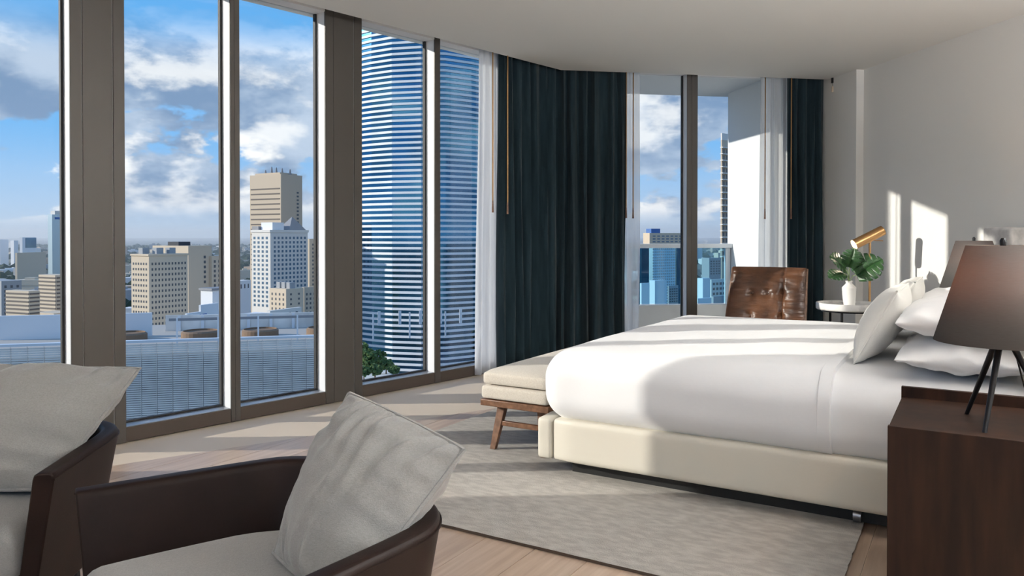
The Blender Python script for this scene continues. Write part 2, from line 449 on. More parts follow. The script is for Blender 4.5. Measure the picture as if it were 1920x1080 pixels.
# ------------------------------------------------------------------ facade posts, mullions, windows
GD = .115                                        # glass sits this far outside the inner face
def post(n, s0, s1):
    t = thing('trim_%d' % n, None, None, (*fa((s0 + s1) / 2, GD / 2), 0), R(48), kind='structure')
    w = s1 - s0
    MB().box(s0 + .004, s1 - .004, .008, GD + .03, 0, HEADZ).build('core', m_post_side, t, FA)
    a, b = s0 + w * .22, s1 - w * .22
    for x0, x1, pr in ((s0, a - .002, 0), (a + .002, b - .002, .003), (b + .002, s1, 0)):
        MB().box(x0, x1, pr, .014, 0, HEADZ).build('panel', m_post, t, FA, bevel=.0015)
    return t
def mullion(n, s0, s1, fram=FA, gd=GD, ang=R(48)):
    p = fram @ Vector(((s0 + s1) / 2, gd / 2, 0))
    t = thing('trim_%d' % n, None, None, (p.x, p.y, 0), ang, kind='structure')
    MB().box(s0 + .003, s1 - .003, .01, gd + .03, 0, HEADZ).build('core', m_post_side, t, fram)
    k = s0 + (s1 - s0) * .45
    MB().box(s0, k - .0015, 0, .012, 0, HEADZ).build('panel', m_post, t, fram, bevel=.0012)
    MB().box(k + .0015, s1, .004, .012, 0, HEADZ).build('panel', m_post, t, fram, bevel=.0012)
    return t
POSTS = [(-2.0, -1.715), (-.334, -.045), (1.325, 1.645), (3.09, 3.42)]
MULLS = [(-1.06, -.99), (.605, .672), (2.372, 2.436)]
for i, (a, b) in enumerate(POSTS): post(i + 1, a, b)
for i, (a, b) in enumerate(MULLS): mullion(i + 5, a, b)
PANES = [(-1.715, -1.06), (-.99, -.334), (-.045, .605), (.672, 1.325), (1.645, 2.372), (2.436, 3.09)]
def window(n, s0, s1, fram=FA, gd=GD, ang=R(48), sill=.085):
    p = fram @ Vector(((s0 + s1) / 2, gd, 0))
    t = thing('window_%d' % n, None, None, (p.x, p.y, 0), ang, kind='structure')
    MB().box(s0, s1, gd, gd + .012, sill, 2.80).build('pane', m_glass, t, fram)
    MB().box(s0, s1, .004, gd + .05, 0, sill).build('sill', m_sill, t, fram, bevel=.003)
    MB().box(s0 + .003, s1 - .003, .012, gd - .006, sill, sill + .004).build('sill_cap', m_sillcap, t, fram)
    MB().box(s0, s1, .004, gd + .05, 2.80, HEADZ).build('head', m_post_side, t, fram)
    g = MB()
    g.box(s0, s1, gd - .008, gd + .02, sill + .004, sill + .016)
    g.box(s1 - .012, s1, gd - .008, gd + .02, sill, 2.80)
    g.box(s0, s0 + .010, gd - .008, gd + .02, sill, 2.80)
    g.build('gasket', m_gasket, t, fram)
    return t
for i, (a, b) in enumerate(PANES): window(i + 1, a, b)
# far wall
mullion(8, 1.397, 1.508, FAR, .12, R(9.3))
window(7, .52, 1.397, FAR, .12, R(9.3))
window(8, 1.508, 2.50, FAR, .12, R(9.3))
# unseen window added behind the camera to let in more sky light, same glazing
t = thing('window_9', None, None, (-.5, -3.3, 0), 0, kind='structure')
MB().box(-5.2, 4.2, -3.32, -3.308, .085, CEIL - .015).build('pane', m_glass, t)
MB().box(-5.2, 4.2, -3.4, -3.2, 0, .085).build('sill', m_sill, t)
for x in (-5.17, -3.3, -1.4, .5, 2.4, 4.13):
    MB().box(x, x + .07, -3.4, -3.2, .085, CEIL).build('mullion', m_post, t)

# ------------------------------------------------------------------ curtains
def curtain(name, path, z0, z1, pitch, amp, mat, label, group=None, flare=.0, thick=.004, seed=0, wands=(), push=None):
    pts = [Vector(p) for p in path]
    L = [0]
    for a, b in zip(pts, pts[1:]): L.append(L[-1] + (b - a).length)
    tot = L[-1]
    def at(q):
        q = max(0, min(tot, q))
        for i in range(len(pts) - 1):
            if q <= L[i + 1] or i == len(pts) - 2:
                k = (q - L[i]) / (L[i + 1] - L[i]); d = (pts[i + 1] - pts[i]).normalized()
                return pts[i].lerp(pts[i + 1], k), Vector((d.y, -d.x))
    nu = int(tot / .010) + 2; nv = 16
    rnd = [random.Random(seed * 131 + k).uniform(-.3, .3) for k in range(400)]
    def fn(a, b):
        q = a * tot
        p, n = at(q)
        if len(pts) > 2:                                   # soften the turn
            p1, n1 = at(q - .05); p2, n2 = at(q + .05); n = (n1 + n2).normalized(); p = (p * 2 + p1 + p2) / 4 if .05 < q < tot - .05 else p
        ph = q / pitch; k = int(ph); w = rnd[k] * (1 - (ph - k)) + rnd[k + 1] * (ph - k)
        dep = math.sin(2 * math.pi * (ph + w)) * amp * (1 + .5 * rnd[k + 7])
        dep += .25 * amp * math.sin(2 * math.pi * (2.3 * ph + 3 * w) + 4 * b)
        dep *= .55 + .45 * (1 - b) ** .5
        sway = .012 * math.sin(5 * (1 - b) + 9 * rnd[k])
        o = p + n * dep
        if push: o += push(q / tot, 1 - b)
        return Vector((o.x, o.y, z0 + (z1 - z0) * b)) + Vector((n.y, -n.x, 0)) * sway * (1 - b)
    c = MB().grid(nu, nv, fn).build(name, mat, smooth=True, angle=80)
    if thick:
        s = c.modifiers.new('cloth', 'SOLIDIFY'); s.thickness = thick; s.offset = 0
    tag(c, label, 'curtain', group)
    for (wx, wy, wz0) in wands:
        MB().tube([(wx, wy, CEIL + .03), (wx, wy, wz0)], .0055, 8).build('wand', m_darkbrass, c, smooth=True)
        MB().tube([(wx, wy, wz0), (wx, wy, wz0 - .10)], [.0065, .009], 8).build('wand_grip', m_walnut, c, smooth=True)
    return c
CZ1 = HEADZ - .01
curtain('sheer_curtain', [fa(sx(899, -.05), -.05), fa(sx(940, -.05), -.05)], .015, CZ1, .085, .028, m_sheer,
        'white sheer curtain gathered beside the dark curtain at the long glass wall', 'sheer curtains', seed=1,
        wands=[(*fa(sx(924, -.20), -.20), 1.50)], push=lambda a, h: Vector((-.03, -.033)) * (h ** 2) * (1 - a))
curtain('blackout_curtain', [fa(sx(936, -.14), -.14), fa(S_CORNER - .05, -.14), fr(tx(1175, -.14), -.14)], .01, CZ1, .115, .050, m_curtain,
        'long dark teal curtain turning round the corner between the two glazed walls', 'dark teal curtains', seed=2,
        wands=[(*fa(sx(952, -.23), -.23), 1.49), (*fr(tx(1174, -.22), -.22), 1.47)])
curtain('sheer_curtain', [fr(tx(1168, -.05), -.05), fr(tx(1200, -.05), -.05)], .015, CZ1, .09, .022, m_sheer2,
        'white sheer curtain pulled to the corner end of the balcony glass', 'sheer curtains', seed=3, wands=[(*fr(tx(1187, -.12), -.12), 1.47)])
curtain('sheer_curtain', [fr(tx(1426, -.05), -.05), fr(tx(1474, -.05), -.05)], .015, CZ1, .10, .024, m_sheer2,
        'white sheer curtain behind the leather lounge chair at the balcony glass', 'sheer curtains', seed=4, wands=[(*fr(tx(1434, -.12), -.12), 1.47)])
curtain('blackout_curtain', [fr(tx(1472, -.15), -.15), fr(tx(1555, -.15), -.15)], .01, CZ1, .085, .040, m_curtain,
        'short dark teal curtain hanging beside the wall pier and marble side table', 'dark teal curtains', seed=5, wands=[(*fr(tx(1483, -.22), -.22), 1.47)])
pp = fr(tx(1560, -.30), -.30)
t = thing('curtain_cord_pull', 'small wooden cord pull under a black bracket at the pier top', 'cord pull', (pp[0], pp[1], 2.62))
MB().box(pp[0] - .012, pp[0] + .012, pp[1] - .012, pp[1] + .012, CEIL - .05, CEIL).build('bracket', m_blackmetal, t)
MB().tube([(pp[0], pp[1], CEIL - .05), (pp[0], pp[1], CEIL - .08)], .002, 6).build('cord', m_blackmetal, t)
MB().lathe([(.003, 0), (.013, .006), (.011, .05), (.004, .06)], 10, (pp[0], pp[1], CEIL - .14)).build('knob', m_wood_pull, t, smooth=True)

# ------------------------------------------------------------------ balcony
struct(MB().box(.50, 2.62, .18, 1.42, -.35, -.05).build('balcony_slab', m_concrete, frame=FAR))
struct(MB().box(.50, 2.7, .26, 1.45, 2.86, 3.2).build('balcony_soffit', m_white_stucco, frame=FAR))
struct(MB().box(2.41, 2.64, .26, 1.26, -.35, 2.86).build('wall_balcony', m_white_stucco, frame=FAR))
t = thing('balcony_railing', 'white balcony railing with blue glass panels on a low kerb', 'railing', (*fr(.9, 1.2), -.05), R(9.3))
MB().box(.50, 2.41, 1.13, 1.25, -.05, .42).build('kerb', m_concrete, t, FAR, bevel=.006)
MB().box(.50, 2.41, 1.13, 1.24, 1.065, 1.115).build('top_rail', m_alu, t, FAR, bevel=.008)
rp = [.52, 1.16, 1.81, 2.345]
for a in rp: MB().box(a, a + .055, 1.165, 1.215, .42, 1.065).build('post', m_alu, t, FAR, bevel=.004)
for a, b in zip(rp, rp[1:]): MB().box(a + .055, b, 1.185, 1.195, .43, 1.065).build('glass_panel', m_railglass, t, FAR)

# ------------------------------------------------------------------ rug
rc = BED @ Vector((-1.595, 4.38, 0))
rug = thing('area_rug', 'large taupe woven rug under the bed and bench', 'rug', (rc.x, rc.y, 0), R(-31))
def rugfn(a, b):
    return Vector((-2.81 + 2.43 * a + .006 * noise.noise((0, b * 60, 1)), 2.555 + 3.48 * b, .014 + .0015 * noise.noise((a * 40, b * 60, 3))))
MB().grid(60, 90, rugfn).build('pile', m_rug, rug, BED, smooth=True)
MB().box(-2.805, -.385, 2.56, 6.03, .0005, .0125).build('binding', m_rugedge, rug, BED)

# ------------------------------------------------------------------ bed
bc = BED @ Vector((-.8, 4.4, 0))
bed = thing('bed', 'wide low bed with cream leather frame and white bedding', 'bed', (bc.x, bc.y, 0), R(-31))
V0, V1, U0, U1 = 3.35, 5.45, -1.87, .28
FZ0, FZ1 = .09, .30
MB().box(U0 + .14, U1 - .12, V0 + .12, V1 - .12, .0143, FZ0).build('plinth', m_black, bed, BED)
def soft(c, d, r=.022): return MB().rbox(c, d, r, 10)
soft(((U0 + .09 + U1) / 2, V0 + .05, (FZ0 + FZ1) / 2), (U1 - U0 - .09, .10, FZ1 - FZ0)).build('side_rail', m_bedframe, bed, BED, smooth=True, angle=80)
soft(((U0 + .09 + U1) / 2, V1 - .05, (FZ0 + FZ1) / 2), (U1 - U0 - .09, .10, FZ1 - FZ0)).build('side_rail', m_bedframe, bed, BED, smooth=True, angle=80)
soft((U0 + .042, (V0 + V1) / 2, (FZ0 + FZ1) / 2), (.084, V1 - V0, FZ1 - FZ0)).build('foot_rail', m_bedframe, bed, BED, smooth=True, angle=80)
MB().box(U0 + .08, U1, V0 + .09, V1 - .09, FZ0, .25).build('base', m_black, bed, BED)
soft((U1 + .06, (V0 + V1) / 2, .60), (.12, V1 - V0 + .1, 1.18), .03).build('headboard', m_bedframe, bed, BED, smooth=True, angle=80)
lg = MB(); lg.tube([(-.405, V0 + .10, .09), (-.405, V0 + .10, .06)], .012, 10); lg.tube([(-.42, V0 + .10, .046), (-.39, V0 + .10, .046)], .028, 14)
lg.build('caster', m_steel, bed, BED, smooth=True)
MZ0, MZ1 = .27, .615
def mat_fn(seed, amp):
    def f(p, rel):
        k = max(0, 1 - abs(rel.x) ** 4) * max(0, 1 - abs(rel.y) ** 4)
        q = p.copy()
        if rel.z > .2: q.z += .018 * k + amp * noise.noise((p.x * 3, p.y * 3, seed)) * k
        b = max(0, 1 - rel.z ** 2)
        if abs(rel.y) > .6: q.y += math.copysign(.018 * b + amp * 1.0 * noise.noise((p.x * 4, p.z * 7, seed + 4)), rel.y)
        if abs(rel.x) > .6: q.x += math.copysign(.012 * b + amp * 1.0 * noise.noise((p.y * 4, p.z * 7, seed + 8)), rel.x)
        return q
    return f
MB().rbox(((U0 + .05 + U1) / 2, (V0 + V1) / 2, (MZ0 + MZ1) / 2), (U1 - U0 - .05, V1 - V0 - .04, MZ1 - MZ0), .12, 26, mat_fn(1, .006)).build('mattress', m_sheet, bed, BED, smooth=True, angle=80)
HEM = -.50
dv = MB().rbox(((U0 + .02 + HEM + .30) / 2, (V0 + V1) / 2, (MZ0 + .004 + MZ1 + .022) / 2), (HEM + .30 - U0 - .02, V1 - V0 + .005, MZ1 - MZ0 + .018), .135, 40, mat_fn(2, .009))
# the duvet stops at the hem: fold everything past it down to a straight edge
for p in dv.v:
    if p.x > HEM:
        p.x = HEM + (p.x - HEM) * .02
        p.z = min(p.z, MZ1 + .06)
dv.build('duvet', m_sheet, bed, BED, smooth=True, angle=80)
ring = [p for p in dv.v if HEM - .09 < p.x < HEM - .005]
yc, zc = (V0 + V1) / 2, .30
prof_ = []
for k in range(73):                                  # outline of the duvet just before its edge
    th = math.pi * k / 72; d_ = Vector((math.cos(th), math.sin(th) * .35)).normalized()
    best = None
    for p in ring:
        q = Vector((p.y - yc, p.z - zc)); a_ = q.normalized().dot(d_)
        if best is None or a_ > best[0] + 1e-5 or (abs(a_ - best[0]) < 1e-5 and q.length > best[1].length): best = (a_, q)
    if not prof_ or (best[1] - prof_[-1]).length > .012: prof_.append(best[1])
def hemring(off, wid):
    mb = MB(); n_ = len(prof_)
    v_ = []
    for q in prof_:
        e_ = q + q.normalized() * off
        v_ += [Vector((HEM - wid, yc + q.x, zc + q.y)), Vector((HEM - wid, yc + e_.x, zc + e_.y)), Vector((HEM + .004, yc + e_.x, zc + e_.y)), Vector((HEM + .004, yc + q.x * .995, zc + q.y * .995))]
    return mb.add(v_, [(i * 4 + k, i * 4 + (k + 1) % 4, i * 4 + 4 + (k + 1) % 4, i * 4 + 4 + k) for i in range(n_ - 1) for k in range(4)])
hemring(.007, .045).build('hem', m_sheet, bed, BED, smooth=True, bevel=.003)

def pillow(corners, T, n=30, edge=.06, seed=0, wr=.006, puff=.42, folds=0):
    """cushion between four corner points (TL, TR, BR, BL) with half thickness T/2, pinched edges, soft wrinkles"""
    c = [Vector(p) for p in corners]
    nm = ((c[1] - c[3]).cross(c[0] - c[2])).normalized()
    mid = sum(c, Vector()) / 4
    def base(a, b):
        p = c[0].lerp(c[1], a).lerp(c[3].lerp(c[2], a), b)
        x, y = 2 * a - 1, 2 * b - 1
        # edges pull in between the corners
        pull = edge * ((1 - x * x) * abs(y) ** 3 + (1 - y * y) * abs(x) ** 3)
        return p + (mid - p) * pull, x, y
    mb = MB(); grid = {}
    for sgn in (1, -1):
        o = []
        for j in range(n + 1):
            for i in range(n + 1):
                a, b = .5 - .5 * math.cos(math.pi * i / n), .5 - .5 * math.cos(math.pi * j / n)
                p, x, y = base(a, b)
                t = (max(0, 1 - x * x) ** puff) * (max(0, 1 - y * y) ** puff)
                w = wr * (noise.noise((a * 9 + seed, b * 3, sgn * 3)) + .8 * noise.noise((a * 3, b * 11 + seed, 5))) * (.4 + .6 * max(abs(x), abs(y)) ** 2) * min(1, t * 4)
                if folds: w += folds * math.sin(2 * math.pi * (a * 6.5 + 1.2 * noise.noise((a * 3, b * 2, seed)))) * (math.exp(-b * 4.5) + .5 * math.exp(-(1 - b) * 9)) * min(1, t * 3) * (.6 + .4 * noise.noise((a * 5, seed, 1)))
                o.append(p + nm * sgn * (T / 2 * t + w))
        f = []
        m = n + 1
        for j in range(n):
            for i in range(n):
                q = (j * m + i, (j + 1) * m + i, (j + 1) * m + i + 1, j * m + i + 1)
                f.append(q if sgn > 0 else q[::-1])
        mb.add(o, f)
    rim = []
    for i in range(41):
        pass
    for k in range(4 * 14):
        e, q = divmod(k, 14); q /= 14
        a, b = [(q, 0), (1, q), (1 - q, 1), (0, 1 - q)][e]
        rim.append(base(a, b)[0])
    rim.append(rim[0])
    return mb, rim
def cushion(name, corners, T, mat, label, cat, group=None, piping=.0055, frame_=None, **k):
    mb, rim = pillow(corners, T, **k)
    F = frame_ or Matrix()
    o = mb.build(name, mat, frame=F, smooth=True, angle=120)
    bm = bmesh.new(); bm.from_mesh(o.data); bmesh.ops.remove_doubles(bm, verts=bm.verts, dist=.0004); bmesh.ops.recalc_face_normals(bm, faces=bm.faces); bm.to_mesh(o.data); bm.free()
    o.data.polygons.foreach_set('use_smooth', [True] * len(o.data.polygons))
    tag(o, label, cat, group)
    if piping: MB().tube(rim, piping, 6, caps=False).build('piping', mat, o, F, smooth=True)
    return o
G = 'pillows at the head of the bed'
Z = .629
# sleeping pillows, two stacks
def sleeper(v0, v1, u0, u1, z, tilt, T, label, seed):
    cushion('bed_pillow', [(u0, v1, z), (u1, v1, z + tilt), (u1, v0, z + tilt), (u0, v0, z)], T, m_pillow, label, 'pillow', G, piping=0, frame_=BED, edge=.03, seed=seed, wr=.016, puff=.40, folds=.006)
sleeper(3.42, 4.34, -.27, .20, Z + .075, .0, .15, 'lower white sleeping pillow behind the dark nightstand, bottom of its stack', 3)
sleeper(3.45, 4.36, -.27, .20, Z + .219, .02, .16, 'upper white sleeping pillow nearest the lamp with its corner over the ivory cushion', 8)
sleeper(4.44, 5.34, -.26, .20, Z + .075, .0, .15, 'lower white sleeping pillow in the stack beyond, by the rear lamp', 12)
sleeper(4.44, 5.34, -.25, .20, Z + .215, .01, .14, 'upper white sleeping pillow in the stack beyond, sunlit on top', 17)
def lumbar(v0, v1, label, seed, back=0):
    cushion('lumbar_cushion', [(-.283 + back, v0, .960), (-.283 + back, v1, .960), (-.452, v1, .635), (-.452, v0, .635)], .17, m_lumbar, label, 'cushion', G, piping=.005, frame_=BED, edge=.05, seed=seed, wr=.008)
lumbar(3.70, 4.38, 'ivory linen cushion standing against the stacked pillows, seen edge on', 2)
lumbar(4.46, 5.12, 'second ivory linen cushion, only its tip rising beyond the first one', 6, .025)

# ------------------------------------------------------------------ bench
bn0 = BED @ Vector((-2.12, 4.34, 0))
bench = thing('bench', 'upholstered oatmeal bench on splayed walnut legs at the bed foot', 'bench', (bn0.x, bn0.y, 0.0143), R(-31))
A0, A1, B0, B1 = -2.345, -1.915, 3.56, 5.12
MB().box(A0, A1, B0, B1, .262, .298).build('seat_frame', m_walnut, bench, BED, bevel=.004)
def cz(p, rel):
    q = p.copy()
    if rel.z > .3: q.z += .014 * max(0, 1 - rel.x ** 4) * max(0, 1 - abs(rel.y) ** 10)
    return q
MB().rbox(((A0 + A1) / 2, (B0 + B1) / 2, .338), (A1 - A0, B1 - B0, .08), .022, 12).build('base_cushion', m_benchfab, bench, BED, smooth=True, angle=80)
MB().rbox(((A0 + A1) / 2, (B0 + B1) / 2, .414), (A1 - A0 - .012, B1 - B0 - .012, .074), .024, 14, cz).build('top_cushion', m_benchfab, bench, BED, smooth=True, angle=80)
def leg(mb, p0, p1, w0, w1):
    p0, p1 = Vector(p0), Vector(p1)
    v = []
    for p, w in ((p0, w0), (p1, w1)): v += [p + Vector((a * w, b * w * .75, 0)) for a, b in ((-.5, -.5), (.5, -.5), (.5, .5), (-.5, .5))]
    return mb.add(v, [(3, 2, 1, 0), (4, 5, 6, 7)] + [(i, (i + 1) % 4, 4 + (i + 1) % 4, 4 + i) for i in range(4)])
for v in (B0 + .10, B1 - .10):
    sv_ = -1 if v < 4.3 else 1
    for u, su in ((A0 + .09, -1), (A1 - .09, 1)):
        leg(MB(), (u + su * .035, v + sv_ * .05, .0143), (u, v, .264), .034, .052).build('leg', m_walnut, bench, BED, bevel=.003)
    MB().box(A0 + .08, A1 - .08, v + sv_ * .02 - .012, v + sv_ * .02 + .012, .145, .172).build('stretcher', m_walnut, bench, BED, bevel=.003)

# ------------------------------------------------------------------ nightstands and lamps
def nightstand(u0, v0, label, lip_far=True):
    c = BED @ Vector((u0 + .28, v0 + .28, 0))
    t = thing('nightstand', label, 'nightstand', (c.x, c.y, 0), R(-31), 'nightstands beside the bed')
    F = BED @ Matrix.Translation((u0, v0, 0)); W, D, H = .56, .56, .60
    MB().box(0, D, 0, .022, 0, H + (0 if lip_far else .035)).build('side_panel', m_darkwood, t, F, bevel=.0015)
    MB().box(0, D, W - .022, W, 0, H + (.035 if lip_far else 0)).build('side_panel', m_darkwood, t, F, bevel=.0015)
    MB().box(.002, D, .022, W - .022, H - .03, H - .004).build('top', m_darkwood, t, F, bevel=.0015)
    MB().box(D - .02, D, .022, W - .022, .02, H - .03).build('back_panel', m_darkwood, t, F)
    MB().box(.02, D - .02, .022, W - .022, .04, .06).build('bottom_panel', m_darkwood, t, F)
    for z in (.065, .315):
        d = MB().box(.0, .02, .025, W - .025, z, z + .24).build('drawer', m_darkwood, t, F, bevel=.002)
        MB().box(-.018, 0, W / 2 - .06, W / 2 + .06, z + .20, z + .212).build('handle', m_brass, d, F, bevel=.002)
    return t
nightstand(-.23, 2.69, 'dark espresso nightstand with raised back lip, carrying the large grey lamp')
nightstand(-.26, 5.56, 'dark espresso nightstand on the window side, hidden behind the pillows', False)
def table_lamp(x, y, z, rot, label, power):
    t = thing('table_lamp', label, 'lamp', (x, y, z), rot, 'tripod table lamps on the nightstands')
    F = frame((x, y, z), rot)
    for k in range(3):
        a = 2 * math.pi * k / 3
        lg_ = MB().tube([(.15 * math.cos(a), .15 * math.sin(a), .004), (.022 * math.cos(a), .022 * math.sin(a), .27)], [.0075, .011], 10)
        for p in lg_.v[:10]: p.z = 0
        lg_.build('leg', m_blackmetal, t, F, smooth=True)
    MB().lathe([(.0, .262), (.05, .264), (.05, .276), (.018, .28), (.014, .34), (0, .345)], 20).build('socket', m_blackmetal, t, F, smooth=True)
    sh = MB().lathe([(.196, .265), (.104, .575)], 48)
    sh.f = [q for q in sh.f if len(q) == 4]
    o = sh.build('shade', m_shade, t, F, smooth=True)
    md = o.modifiers.new('card', 'SOLIDIFY'); md.thickness = .002
    sp = MB()
    for k in range(3):
        a = 2 * math.pi * k / 3 + .4
        sp.tube([(0, 0, .565), (.103 * math.cos(a), .103 * math.sin(a), .57)], .0025, 6)
    sp.tube([(0, 0, .34), (0, 0, .575)], .004, 8)
    sp.build('spider', m_blackmetal, t, F, smooth=True)
    MB().lathe([(.0, .572), (.009, .574), (.010, .590), (.006, .598), (0, .6)], 12).build('finial', m_blackmetal, t, F, smooth=True)
    MB().lathe([(0, .36), (.02, .365), (.03, .40), (.022, .43), (0, .44)], 16).build('bulb', m_bulb, t, F, smooth=True)
    cord = [Vector((.0, -.02, .27)), Vector((.01, -.06, .22)), Vector((.02, -.10, .12)), Vector((.03, -.14, .03)), Vector((.05, -.17, .005)), Vector((.07, -.20, .004))]
    MB().tube(cord, .003, 6).build('cord', m_blackmetal, t, F, smooth=True)
    l = bpy.data.lights.new('lamp_light', 'POINT'); l.energy = power; l.color = (1, .62, .36); l.shadow_soft_size = .03
    lo_ = bpy.data.objects.new('lamp_light', l); COL.objects.link(lo_); lo_.parent = t; lo_.location = (0, 0, .47)
    return t
table_lamp(1.570, 2.455, .5958, R(100), 'tripod lamp with large grey fabric shade on the dark nightstand beside the pillows', 5.5)
table_lamp(3.010, 5.005, .5958, R(80), 'grey shaded lamp rising behind the pillows on the window side', 3)

# wall sconce
sw = FAR @ Vector((TW, -2.45, 0))
t = thing('wall_sconce', 'mottled grey alabaster sconce on the plain white wall beyond the bed', 'sconce', (sw.x, sw.y, 1.13), R(9.3))
F = FAR @ Matrix.Translation((TW, -2.45, 1.13))
MB().box(-.03, 0, -.05, .05, .02, .10).build('bracket', m_blackmetal, t, F)
MB().rbox((-.10, 0, .065), (.14, .26, .135), .02, 8).build('shade', m_alabaster, t, F, smooth=True, angle=80)

# ------------------------------------------------------------------ marble side table, vase, plant, reading lamp
TX, TY, TZ = 2.735, 6.23, .635
t = thing('side_table', 'round white marble side table with raised rim on black legs', 'table', (TX, TY, 0))
MB().lathe([(0, TZ - .03), (.243, TZ - .03), (.25, TZ - .022), (.25, TZ + .022), (.247, TZ + .026), (.235, TZ + .026), (.232, TZ + .020), (.231, TZ + .004), (0, TZ + .002)], 56, (TX, TY, 0)).build('top', m_marble, t, smooth=True)
for k in range(3):
    a = 2 * math.pi * k / 3 + 1.95
    MB().tube([(TX + .20 * math.cos(a), TY + .20 * math.sin(a), 0), (TX + .20 * math.cos(a), TY + .20 * math.sin(a), TZ - .03)], .010, 10).build('leg', m_blackmetal, t, smooth=True)
MB().lathe([(.165, TZ - .045), (.21, TZ - .045), (.21, TZ - .03), (.165, TZ - .03)], 32, (TX, TY, 0)).build('ring', m_blackmetal, t, smooth=True)
VX, VY, VZ = 2.745, 6.25, TZ + .002
t = thing('vase', 'ribbed white ceramic vase on the marble side table', 'vase', (VX, VY, VZ))
prof = []
for k in range(22):
    h = k / 21
    r = .045 + .012 * h if h < .72 else (.057 - (h - .72) / .18 * .034 if h < .90 else .023 + (h - .9) * .05)
    prof.append((r + (.0018 if k % 2 else 0) * (h < .72), h * .20))
prof = [(0, 0)] + prof + [(.022, .198), (.019, .184), (.044, .143), (.038, .02), (0, .014)]
MB().lathe(prof, 36, (VX, VY, VZ)).build('body', m_ceramic, t, smooth=True)

def monstera(mb, base, tip, up_, size, seed, fold=.18):
    """split leaf from petiole end 'base' towards 'tip'"""
    base, tip = Vector(base), Vector(tip); ax = (tip - base).normalized(); nrm = Vector(up_).normalized()
    nrm = (nrm - ax * nrm.dot(ax)).normalized(); side = ax.cross(nrm)
    n = 96
    def outline(q):                 # q in 0..1 from base to tip on one half: returns (along, across)
        al = q
        w = .52 * math.sin(math.pi * min(1, (q * .92 + .12))) ** .75
        slit = 1.0
        ph = q * 6.0
        if .16 < q < .93: slit = 1 - .62 * max(0, math.cos(2 * math.pi * ph)) ** 5
        return al, w * slit
    for sg in (-1, 1):
        v = []; f = []
        for i in range(n + 1):
            q = i / n; al, w = outline(q)
            lean = .22 * w
            for k in range(4):
                r = k / 3
                x = (al + lean * r - .10 * (1 - q) * r) * size
                p = base + ax * x + side * sg * w * r * size + nrm * (fold * w * r * size - .25 * size * (q - .4) ** 2 - .10 * size * r * r * w)
                v.append(p)
        for i in range(n):
            for k in range(3):
                f.append((i * 4 + k, (i + 1) * 4 + k, (i + 1) * 4 + k + 1, i * 4 + k + 1))
        mb.add(v, f)
    return mb
pl = thing('monstera_stems', 'cut monstera leaves with dark green split blades in the white vase', 'plant', (VX, VY, VZ + .15))
mouth = Vector((VX, VY, VZ + .19))
def leafset(end, tip, upv, size, seed):
    end = Vector(end)
    mid = mouth.lerp(end, .5) + Vector((0, 0, .02))
    lf = monstera(MB(), end, tip, upv, size, seed).build('leaf', m_leaf, pl, smooth=True, angle=120)
    md = lf.modifiers.new('blade', 'SOLIDIFY'); md.thickness = .0012
    MB().tube([mouth + Vector((-(end.x - mouth.x) * .3, -(end.y - mouth.y) * .3, -.15)), mouth + (end - mouth).normalized() * .004, mid, end], .0035, 6).build('petiole', m_stem, pl, smooth=True)
leafset(mouth + Vector((.045, -.03, .06)), mouth + Vector((.18, -.10, .17)), (-.35, -.75, .5), .24, 1)
leafset(mouth + Vector((-.03, -.02, .11)), mouth + Vector((-.16, -.07, .20)), (.2, -.7, .7), .20, 2)
leafset(mouth + Vector((.0, .0, .12)), mouth + Vector((.03, -.05, .30)), (-.2, -.9, .3), .17, 3)
leafset(mouth + Vector((-.05, -.02, .07)), mouth + Vector((-.22, -.06, .04)), (0, -.55, .8), .15, 4)

LX, LY = 2.975, 6.385
t = thing('reading_lamp', 'slim brass reading floor lamp with angled cylinder head behind the side table', 'lamp', (LX, LY, 0))
MB().lathe([(0, 0), (.10, 0), (.10, .012), (.012, .016), (0, .016)], 32, (LX, LY, 0)).build('base', m_brass, t, smooth=True)
MB().tube([(LX, LY, .01), (LX, LY, 1.165)], .0095, 12).build('pole', m_brass, t, smooth=True)
h0, h1 = px(1601, 459, LY - .03), px(1655, 432, LY - .03)
MB().tube([h0, h1], .042, 28, caps=False).build('head', m_brass, t, smooth=True)
hx = (h1 - h0).normalized()
cp = MB().tube([h1 - hx * .004, h1], .042, 28); cp.build('head_cap', m_brass, t, smooth=True)
MB().tube([h0 + hx * .012, h0 + hx * .016], .038, 24).build('lens', m_spot, t, smooth=True)
MB().tube([(LX, LY, 1.15), (LX, LY - .0, 1.19)], .014, 12).build('joint', m_brass, t, smooth=True)
MB().tube([(LX + .02, LY - .04, 1.165), (LX + .09, LY - .04, 1.162)], .004, 8).build('handle', m_brass, t, smooth=True)
sl = bpy.data.lights.new('reading_spot', 'SPOT'); sl.energy = 1.2; sl.color = (1, .8, .6); sl.spot_size = R(80); sl.shadow_soft_size = .03
so = bpy.data.objects.new('reading_spot', sl); COL.objects.link(so); so.parent = t
so.location = (h0 - hx * .01) - Vector((LX, LY, 0)); so.rotation_euler = (-hx).to_track_quat('-Z', 'Y').to_euler()

